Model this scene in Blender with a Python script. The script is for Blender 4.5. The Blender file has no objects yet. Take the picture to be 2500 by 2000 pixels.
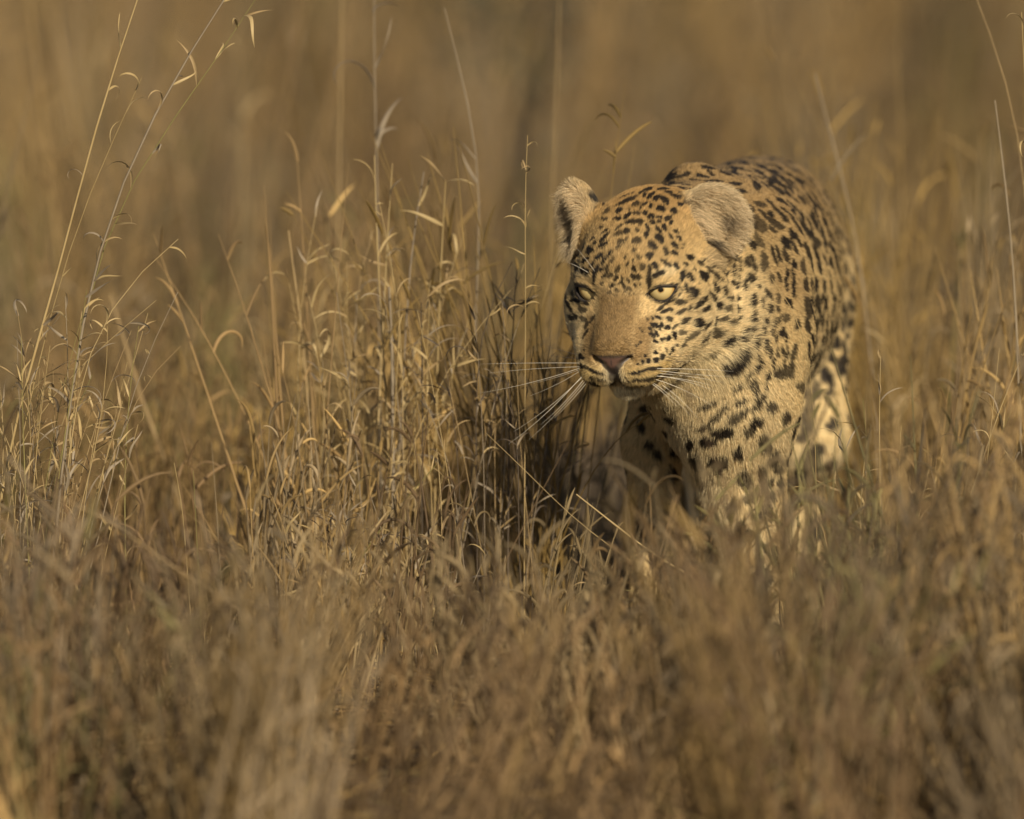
import bpy, math, random
import numpy as np
from mathutils import Vector, Matrix
from mathutils.bvhtree import BVHTree

GRASS = True
FUR = True
rng = np.random.default_rng(7)
random.seed(7)
R = math.radians

# ------------------------------------------------------------------ camera, light
THETA = R(4.3)
DIST = 15.0
FRAME = 1.125                        # metres across the frame at the leopard
ZC = 0.315
CAM_H = ZC + DIST * math.tan(THETA)
scene = bpy.context.scene
col = scene.collection
cam_d = bpy.data.cameras.new('camera')
cam = bpy.data.objects.new('camera', cam_d)
col.objects.link(cam)
cam.location = (0, -DIST, CAM_H)
cam.rotation_euler = (R(90) - THETA, 0, 0)
cam_d.sensor_width = 36
cam_d.lens = 36 * (DIST / math.cos(THETA)) / FRAME
cam_d.clip_start = 0.5
cam_d.clip_end = 3000
cam_d.dof.use_dof = True
cam_d.dof.focus_distance = DIST / math.cos(THETA) - 0.05
cam_d.dof.aperture_fstop = 4.2
scene.camera = cam

SUN_AZ, SUN_EL = R(20), R(27)        # to the right of the camera, low
SUN = Vector((math.sin(SUN_AZ) * math.cos(SUN_EL), -math.cos(SUN_AZ) * math.cos(SUN_EL), math.sin(SUN_EL)))
world = bpy.data.worlds.new('World')
scene.world = world
world.use_nodes = True
wn = world.node_tree
sky = wn.nodes.new('ShaderNodeTexSky')
sky.sky_type = 'NISHITA'
sky.sun_disc = False
sky.sun_elevation = SUN_EL
sky.sun_rotation = math.atan2(SUN.x, SUN.y)
wn.links.new(sky.outputs[0], wn.nodes['Background'].inputs[0])
wn.nodes['Background'].inputs[1].default_value = 0.055
sun_d = bpy.data.lights.new('sun', 'SUN')
sun_d.energy = 4.8
sun_d.angle = R(0.6)
sun_d.color = (1.0, 0.87, 0.67)
sun_o = bpy.data.objects.new('sun', sun_d)
col.objects.link(sun_o)
sun_o.location = SUN * 50
sun_o.rotation_euler = SUN.to_track_quat('Z', 'Y').to_euler()
vs = scene.view_settings
vs.view_transform = 'Standard'
vs.look = 'None'
vs.exposure = 0.15
vs.gamma = 1
scene.cycles.use_denoising = True
scene.cycles.max_bounces = 8
scene.cycles.transparent_max_bounces = 8

# ------------------------------------------------------------------ helpers
RIGHT = np.array((1.0, 0, 0))
FWD = np.array((0, math.cos(THETA), -math.sin(THETA)))
UP = np.array((0, math.sin(THETA), math.cos(THETA)))
CAM = np.array((0, -DIST, CAM_H))
PX = FRAME / 2500.0                  # metres per photo pixel at the leopard

def ray(px, py):
    k = PX / (DIST / math.cos(THETA))
    d = FWD + (px - 1250) * k * RIGHT + (1000 - py) * k * UP
    return d / np.linalg.norm(d)

def P(px, py, y):
    d = ray(px, py)
    return CAM + d * ((y - CAM[1]) / d[1])

def ground_at(px, y):
    """world x that shows at photo column px on depth y"""
    return (px - 1250) * PX * (y + DIST) / DIST

def tag(o, label=None, cat=None, group=None, kind=None):
    if label: o['label'] = label
    if cat: o['category'] = cat
    if group: o['group'] = group
    if kind: o['kind'] = kind
    return o

def link(name, data, parent=None):
    o = bpy.data.objects.new(name, data)
    col.objects.link(o)
    if parent is not None: o.parent = parent
    return o

def new_mat(name):
    m = bpy.data.materials.new(name)
    m.use_nodes = True
    return m, m.node_tree, m.node_tree.nodes['Principled BSDF']

def set_in(b, **kw):
    for k, v in kw.items():
        k = k.replace('_', ' ')
        if k in b.inputs: b.inputs[k].default_value = v

def mesh_np(name, verts, quads=None, tris=None):
    me = bpy.data.meshes.new(name)
    me.vertices.add(len(verts))
    me.vertices.foreach_set('co', np.asarray(verts, np.float32).ravel())
    loops = []; starts = []; n = 0
    if quads is not None and len(quads):
        loops.append(np.asarray(quads).ravel()); starts.append(np.arange(len(quads)) * 4); n = len(quads) * 4
    if tris is not None and len(tris):
        loops.append(np.asarray(tris).ravel()); starts.append(n + np.arange(len(tris)) * 3)
    loops = np.concatenate(loops).astype(np.int32); starts = np.concatenate(starts).astype(np.int32)
    me.loops.add(len(loops)); me.loops.foreach_set('vertex_index', loops)
    me.polygons.add(len(starts)); me.polygons.foreach_set('loop_start', starts)
    me.update(calc_edges=True)
    me.polygons.foreach_set('use_smooth', np.ones(len(starts), bool))
    return me

def curves_np(name, pts, radii, colors):
    """pts (N,K,3), radii (N,K), colors (N,3): a hair-curves object data"""
    N, K, _ = pts.shape
    cu = bpy.data.hair_curves.new(name)
    cu.add_curves([K] * N)
    cu.position_data.foreach_set('vector', np.ascontiguousarray(pts, np.float32).ravel())
    ra = cu.attributes.get('radius') or cu.attributes.new('radius', 'FLOAT', 'POINT')
    ra.data.foreach_set('value', np.ascontiguousarray(radii, np.float32).ravel())
    ca = cu.attributes.new('tint', 'FLOAT_COLOR', 'CURVE')
    c4 = np.ones((N, 4), np.float32); c4[:, :3] = colors
    ca.data.foreach_set('color', c4.ravel())
    return cu

# ------------------------------------------------------------------ the leopard: distance field
# head frame: x = the animal's left, f = forward (nose), u = up; units cm, origin between the eyes
YAW, PITCH, ROLL = R(20), R(16), R(1.5)
def head_axes():
    f = np.array((-math.sin(YAW), -math.cos(YAW), 0.0)); x = np.array((math.cos(YAW), -math.sin(YAW), 0.0)); u = np.array((0, 0, 1.0))
    f, u = math.cos(PITCH) * f - math.sin(PITCH) * u, math.cos(PITCH) * u + math.sin(PITCH) * f
    # roll about the view axis, counter-clockwise in the picture
    M = np.array(Matrix.Rotation(-ROLL, 3, Vector(FWD)))
    return M @ x, M @ f, M @ u
HX, HF, HU = head_axes()
HO = P(1532, 702, 0.0)
HM = np.stack([HX, HF, HU], 1)
def H(x, f, u): return HO + 0.01 * (HM @ np.array((x, f, u), float))
def to_head(p): return (p - HO) @ HM * 100.0

prims = []   # (op, kind, data, k, bbox)
def ell(c, r, axes=None, k=0.02, op='+'):
    A = np.eye(3) if axes is None else np.asarray(axes)      # rows = axes
    r = np.asarray(r, float)
    prims.append((op, 'e', (np.asarray(c, float), r, A), k))
def cone(a, b, ra, rb, k=0.02, op='+'):
    prims.append((op, 'c', (np.asarray(a, float), np.asarray(b, float), ra, rb), k))
def hell(c, r, k=1.5, op='+', axes=None):
    A = HM.T if axes is None else np.asarray(axes) @ HM.T
    ell(H(*c), np.asarray(r, float) * 0.01, A, k * 0.01, op)
def hcone(a, b, ra, rb, k=1.5, op='+'):
    cone(H(*a), H(*b), ra * 0.01, rb * 0.01, k * 0.01, op)

def rot_axes(about, deg, base=None):
    M = np.array(Matrix.Rotation(R(deg), 3, Vector(about)))
    return (np.eye(3) if base is None else base) @ M.T

EYE = [(-3.95, 0.0, 0.0), (3.95, 0.0, 0.0)]
EYE_R = 1.72

def build_prims():
    # --- trunk, from the shoulders back
    BD = np.array((0.105, 0.99, -0.02))                        # body axis, away from the camera
    BD = BD / np.linalg.norm(BD)
    side = np.cross(BD, (0, 0, 1)); side /= np.linalg.norm(side)
    upv = np.cross(side, BD)
    BA = np.stack([side, BD, upv])
    ell(P(1838, 705, 0.55), (0.098, 0.37, 0.136), BA, 0.04)     # ribs and belly
    ell(P(1872, 650, 0.88), (0.088, 0.20, 0.115), BA, 0.05)     # rump
    ell(P(1762, 830, 0.22), (0.085, 0.16, 0.150), BA, 0.05)     # chest
    cone(P(1690, 462, 0.27), P(1660, 760, 0.20), 0.028, 0.05, 0.025)   # raised shoulder blade
    cone(P(1825, 560, 0.27), P(1835, 800, 0.17), 0.030, 0.048, 0.035)  # other shoulder
    cone(P(1770, 560, 0.33), P(1855, 548, 0.80), 0.055, 0.070, 0.05)   # spine
    # --- neck
    cone(H(0.6, -9.5, 0.6), P(1745, 665, 0.24), 0.072, 0.103, 0.04)
    cone(H(0.5, -6.5, -7.5), P(1735, 850, 0.13), 0.05, 0.085, 0.05)
    # --- forelegs
    cone(P(1845, 800, 0.17), P(1800, 1000, 0.13), 0.055, 0.060, 0.04)
    cone(P(1800, 1000, 0.13), P(1815, 1220, 0.15), 0.056, 0.044, 0.03)
    e = P(1815, 1220, 0.15); w = np.array((e[0] + 0.012, 0.09, 0.11)); pw = np.array((e[0] + 0.014, 0.05, 0.032))
    cone(e, w, 0.043, 0.029, 0.02); cone(w, pw, 0.029, 0.033, 0.015)
    paw(pw)
    cone(P(1660, 830, 0.28), P(1594, 1080, 0.31), 0.050, 0.031, 0.03)
    e = P(1594, 1080, 0.31); w = np.array((e[0] + 0.004, 0.31, 0.12)); pw = np.array((e[0] - 0.004, 0.28, 0.032))
    cone(e, w, 0.031, 0.025, 0.02); cone(w, pw, 0.025, 0.030, 0.015)
    paw(pw)
    # --- hind legs
    for s, dy in ((1, 0.0), (-1, 0.14)):
        hip = P(1850, 700, 0.92) + np.array((s * 0.032, dy * 0.3, 0))
        knee = np.array((hip[0] + s * 0.020, hip[1] - 0.12 + dy, 0.225))
        hock = np.array((hip[0] + s * 0.022, hip[1] + 0.10 + dy, 0.150))
        ft = np.array((hip[0] + s * 0.020, hip[1] + 0.045 + dy, 0.034))
        cone(hip, knee, 0.072, 0.050, 0.05)
        cone(knee, hock, 0.045, 0.025, 0.03)
        cone(hock, ft, 0.024, 0.028, 0.012)
        paw(ft)
    # --- tail, hanging and curling up behind
    tp = P(1890, 640, 1.02); t = [tp + np.array((0, 0.04, -0.02))]
    for k in range(7):
        a = R(-70 + 22 * k)
        t.append(t[-1] + 0.085 * np.array((0.05, math.cos(a), math.sin(a))))
    for k in range(7):
        cone(t[k], t[k + 1], 0.030 - 0.0022 * k, 0.028 - 0.0022 * k, 0.015)
    # --- head
    hell((0, -7.0, 1.7), (6.7, 8.4, 6.2), 2)
    hell((0, -1.6, 2.3), (4.8, 4.2, 3.7), 2)
    for s in (-1, 1):
        hell((s * 5.3, -3.4, -3.6), (3.0, 4.4, 4.6), 2.0)      # cheek
        hell((s * 5.7, -6.6, -4.6), (3.6, 3.0, 5.2), 1.2)      # ruff
        hell((s * 3.9, 0.0, -5.9), (2.5, 4.6, 3.3), 2.0)       # jowl
        hcone((s * 4.4, -5, -8.6), (s * 1.2, 1.4, -9.3), 2.5, 1.5, 1.6)
        hcone((s * 1.0, -0.6, 1.0), (s * 0.95, 6.2, -4.7), 1.75, 1.45, 2.0)   # bridge of the nose
        hcone((s * 2.9, 1.2, -3.2), (s * 2.6, 4.3, -6.4), 1.8, 1.85, 2.2)     # side of the muzzle
        hell((s * 2.3, 5.1, -7.5), (2.15, 2.45, 1.85), 1.7)      # whisker pad
        hell((s * 1.3, 6.0, -7.3), (1.3, 1.7, 1.5), 0.8)
        hcone((s * 2.6, 0.5, 1.75), (s * 5.4, -1.9, 1.3), 1.15, 1.0, 2.0)    # brow
        hcone((s * 2.7, 0.7, -2.1), (s * 5.6, -1.6, -1.7), 1.1, 1.2, 1.6)    # below the eye
    hell((0.15, 3.7, -9.35), (1.65, 2.1, 1.4), 1.1)                 # chin
    hell((0, 6.6, -5.5), (2.4, 1.25, 1.0), 0.5)               # nose leather
    hell((0, 7.0, -6.2), (1.0, 0.8, 0.9), 0.4)
    # mouth line, the cleft under the nose, nostrils
    hcone((0, 8.0, -7.0), (0, 7.5, -8.7), 0.22, 0.26, 0.35, '-')
    for s in (-1, 1):
        hcone((0, 7.2, -8.8), (s * 1.9, 5.9, -9.45), 0.30, 0.28, 0.3, '-')
        hcone((s * 1.9, 5.9, -9.45), (s * 3.6, 3.2, -9.2), 0.28, 0.22, 0.3, '-')
        hcone((s * 0.95, 7.9, -6.15), (s * 1.9, 7.2, -5.65), 0.26, 0.32, 0.25, '-')
        hcone((s * 1.9, 7.2, -5.65), (s * 2.3, 6.3, -5.1), 0.30, 0.16, 0.3, '-')
    # eyes: lids as a dome over each ball, an almond slit through it
    for i, c in enumerate(EYE):
        s = -1 if i == 0 else 1
        hell(c, (EYE_R + 0.33,) * 3, 0.7)
        prims.append(('-', 'almond', (i, s), 0.0012))
        hell(c, (EYE_R + 0.02,) * 3, 0.02, '-')
    # --- ears
    for E in EARS:
        c, A, r = E['c'], E['A'], E['r']
        prims.append(('ear', 'ear', (c, A, r), 0.016))

def paw(p):
    """paw at p (centre, 3 cm above the ground), toes towards the camera"""
    ell(p + np.array((0, -0.022, -0.004)), (0.036, 0.045, 0.024), None, 0.012)
    for k in (-1.5, -0.5, 0.5, 1.5):
        ell(p + np.array((k * 0.0175, -0.058 + 0.006 * abs(k), -0.012)), (0.0125, 0.021, 0.0155), None, 0.004)

def nz(v):
    v = np.asarray(v, float); return v / np.linalg.norm(v)

def ear_frame(c, tip, normal):
    t = nz(tip); n = np.asarray(normal, float); n = nz(n - t * (n @ t)); w = np.cross(t, n)
    return dict(c=c, A=np.stack([w, n, t]))
EARS = [ear_frame(P(1430, 537, 0.085), (-0.26, 0.10, 0.94), (-0.86, -0.48, -0.05)),
        ear_frame(P(1727, 546, 0.052), (0.55, 0.12, 0.82), (0.16, -0.97, 0.14))]
EARS[0]['r'] = (0.024, 0.018, 0.045)
EARS[1]['r'] = (0.041, 0.024, 0.044)

# gaze and lid frames (in head space)
def eye_frame(i):
    s = -1 if i == 0 else 1
    out = nz((s * 0.30, 0.95, 0.02))              # direction the slit faces
    lat = nz(np.array((s * 0.93, -0.30, 0.09)))   # inner to outer corner, outer corner higher
    lat = nz(lat - out * (lat @ out)); up = np.cross(lat, out) * s
    if up[2] < 0: up = -up
    return out, lat, up

def prim_eval(p, pr, D):
    op, kind, d, k = pr
    if kind == 'e':
        c, r, A = d
        q = (p - c) @ A.T
        k0 = np.sqrt(((q / r) ** 2).sum(1)); k1 = np.sqrt(((q / (r * r)) ** 2).sum(1)) + 1e-9
        v = k0 * (k0 - 1.0) / k1
    elif kind == 'c':
        a, b, ra, rb = d
        ab = b - a; t = np.clip(((p - a) @ ab) / (ab @ ab), 0, 1)
        v = np.linalg.norm(p - a - t[:, None] * ab, axis=1) - (ra + (rb - ra) * t)
    elif kind == 'almond':
        i, s = d
        out, lat, up = eye_frame(i)
        q = to_head(p) - np.array(EYE[i])
        l = q @ lat; w = q @ up; o = q @ out
        # upper lid flatter and lower, lower lid rounder
        hw = 1.60
        x = np.clip(l / hw, -1.2, 1.2)
        top = 0.55 * (1 - x * x) + 0.02 * x
        bot = -0.98 * (1 - x * x) + 0.02 * x
        v = np.maximum.reduce([w - top, bot - w, np.abs(l) - hw, -o]) * 0.8 * 0.01
    elif kind == 'ear':
        c, A, r = d
        q = (p - c) @ A.T
        r = np.array(r)
        def el(q, r):
            k0 = np.sqrt(((q / r) ** 2).sum(1)); k1 = np.sqrt(((q / (r * r)) ** 2).sum(1)) + 1e-9
            return k0 * (k0 - 1.0) / k1
        # narrower at the tip than the base: squeeze w with height
        f = 1.0 - 0.10 * np.clip(q[:, 2] / r[2], -1, 1)
        qq = q.copy(); qq[:, 0] = q[:, 0] / f
        outer = el(qq, r)
        inner = el(qq - np.array((0, r[1] * 1.30, 0.002)), r * np.array((0.86, 1.10, 0.86)))
        root = el(q - np.array((-0.010 if c[0] > HO[0] else 0.0, -0.004, -r[2] * 0.80)), np.array((0.040 if c[0] > HO[0] else 0.034, 0.023, 0.024)))
        h = np.clip(0.5 + 0.5 * (root - outer) / 0.014, 0, 1)
        v = root + (outer - root) * h - 0.014 * h * (1 - h)
        v = np.maximum(v, -inner)
    if op in ('+', 'ear'):
        h = np.clip(0.5 + 0.5 * (D - v) / k, 0, 1)
        return D + (v - D) * h - k * h * (1 - h)
    h = np.clip(0.5 - 0.5 * (D + v) / k, 0, 1)
    return D + (-v - D) * h + k * h * (1 - h)

def prim_box(pr):
    op, kind, d, k = pr
    m = k * 1.2 + 0.02
    if kind == 'e':
        c, r, A = d; e = np.sqrt((A.T ** 2 @ (r ** 2)))
        return c - e - m, c + e + m
    if kind == 'c':
        a, b, ra, rb = d; rr = max(ra, rb)
        return np.minimum(a, b) - rr - m, np.maximum(a, b) + rr + m
    if kind == 'almond':
        c = H(*EYE[d[0]]); return c - 0.035, c + 0.035
    c, A, r = d
    return c - 0.095, c + 0.095

def axis_grid(lo, hi, flo, fhi, fine, coarse):
    a = np.arange(flo, fhi, fine)
    left = [a[0]]; s = fine
    while left[-1] > lo: s = min(s * 1.12, coarse); left.append(left[-1] - s)
    right = [a[-1]]; s = fine
    while right[-1] < hi: s = min(s * 1.12, coarse); right.append(right[-1] + s)
    return np.concatenate([np.array(left[:0:-1]), a, np.array(right[1:])])

def surface_nets(gx, gy, gz, D):
    nx, ny, nz_ = D.shape
    ins = D < 0
    cnt = np.zeros((nx - 1, ny - 1, nz_ - 1), np.uint8)
    for i in (0, 1):
        for j in (0, 1):
            for k in (0, 1):
                cnt += ins[i:nx - 1 + i, j:ny - 1 + j, k:nz_ - 1 + k]
    act = (cnt > 0) & (cnt < 8)
    I, J, K = np.nonzero(act)
    idx = np.full(act.shape, -1, np.int32); idx[I, J, K] = np.arange(len(I))
    acc = np.zeros((len(I), 3)); n = np.zeros(len(I))
    corners = [(i, j, k) for i in (0, 1) for j in (0, 1) for k in (0, 1)]
    for a in corners:
        for b in corners:
            if sum(b) - sum(a) == 1 and all(q >= p for p, q in zip(a, b)):
                ia, ja, ka = I + a[0], J + a[1], K + a[2]; ib, jb, kb = I + b[0], J + b[1], K + b[2]
                va = D[ia, ja, ka]; vb = D[ib, jb, kb]
                m = (va < 0) != (vb < 0)
                t = np.where(m, va / np.where(m, va - vb, 1), 0)[:, None]
                pa = np.stack([gx[ia], gy[ja], gz[ka]], 1); pb = np.stack([gx[ib], gy[jb], gz[kb]], 1)
                acc += np.where(m[:, None], pa + t * (pb - pa), 0); n += m
    verts = acc / n[:, None]
    quads = []
    for ax in range(3):
        s0 = [slice(None)] * 3; s1 = [slice(None)] * 3
        s0[ax] = slice(0, -1); s1[ax] = slice(1, None)
        A = ins[tuple(s0)]; B = ins[tuple(s1)]
        E = np.argwhere(A != B)
        o1, o2 = [(1, 2), (2, 0), (0, 1)][ax]
        ok = (E[:, o1] > 0) & (E[:, o2] > 0) & (E[:, o1] < D.shape[o1] - 1) & (E[:, o2] < D.shape[o2] - 1)
        E = E[ok]; q = []
        for d1, d2 in ((0, 0), (1, 0), (1, 1), (0, 1)):
            e = E.copy(); e[:, o1] -= 1 - d1; e[:, o2] -= 1 - d2
            q.append(idx[e[:, 0], e[:, 1], e[:, 2]])
        q = np.stack(q, 1)
        fl = ~A[E[:, 0], E[:, 1], E[:, 2]]
        q[fl] = q[fl][:, ::-1]
        quads.append(q)
    return verts, np.concatenate(quads)

def leopard_mesh():
    build_prims()
    gx = axis_grid(0.0, 0.48, HO[0] - 0.085, HO[0] + 0.135, 0.0015, 0.006)
    gy = axis_grid(-0.16, 1.75, -0.115, 0.13, 0.0015, 0.008)
    gz = axis_grid(-0.012, 0.66, HO[2] - 0.135, HO[2] + 0.125, 0.0015, 0.006)
    D = np.full((len(gx), len(gy), len(gz)), 0.05, np.float32)
    for pr in prims:
        lo, hi = prim_box(pr)
        sl = []
        for g, l, h in zip((gx, gy, gz), lo, hi):
            a, b = np.searchsorted(g, (l, h)); sl.append(slice(max(a - 1, 0), min(b + 1, len(g))))
        X, Y, Z = np.meshgrid(gx[sl[0]], gy[sl[1]], gz[sl[2]], indexing='ij')
        sub = D[tuple(sl)]
        p = np.stack([X.ravel(), Y.ravel(), Z.ravel()], 1)
        D[tuple(sl)] = prim_eval(p, pr, sub.ravel().astype(np.float64)).reshape(sub.shape)
    return surface_nets(gx, gy, gz, D)

def relax(v, q, it=1, lam=0.5):
    n = len(v)
    e = np.concatenate([q[:, [0, 1]], q[:, [1, 2]], q[:, [2, 3]], q[:, [3, 0]]])
    for _ in range(it):
        acc = np.zeros_like(v); c = np.zeros(n)
        for k in range(3):
            acc[:, k] = np.bincount(e[:, 0], v[e[:, 1], k], n) + np.bincount(e[:, 1], v[e[:, 0], k], n)
        c = np.bincount(e[:, 0], minlength=n) + np.bincount(e[:, 1], minlength=n)
        v = v + lam * (acc / np.maximum(c, 1)[:, None] - v)
    return v

LV, LQ = leopard_mesh()
LV = relax(LV, LQ, 1, 0.5)
def vert_normals(v, q):
    fn = np.cross(v[q[:, 2]] - v[q[:, 0]], v[q[:, 3]] - v[q[:, 1]])
    n = np.zeros_like(v)
    for c in range(4):
        for k in range(3): n[:, k] += np.bincount(q[:, c], fn[:, k], len(v))
    return n / (np.linalg.norm(n, axis=1)[:, None] + 1e-12)
LN = vert_normals(LV, LQ)
leo_me = mesh_np('leopard', LV, LQ)
leopard = link('leopard', leo_me)
tag(leopard, 'spotted leopard stalking through tall dry grass with lowered head', 'leopard')
print('leopard verts', len(LV))
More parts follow.
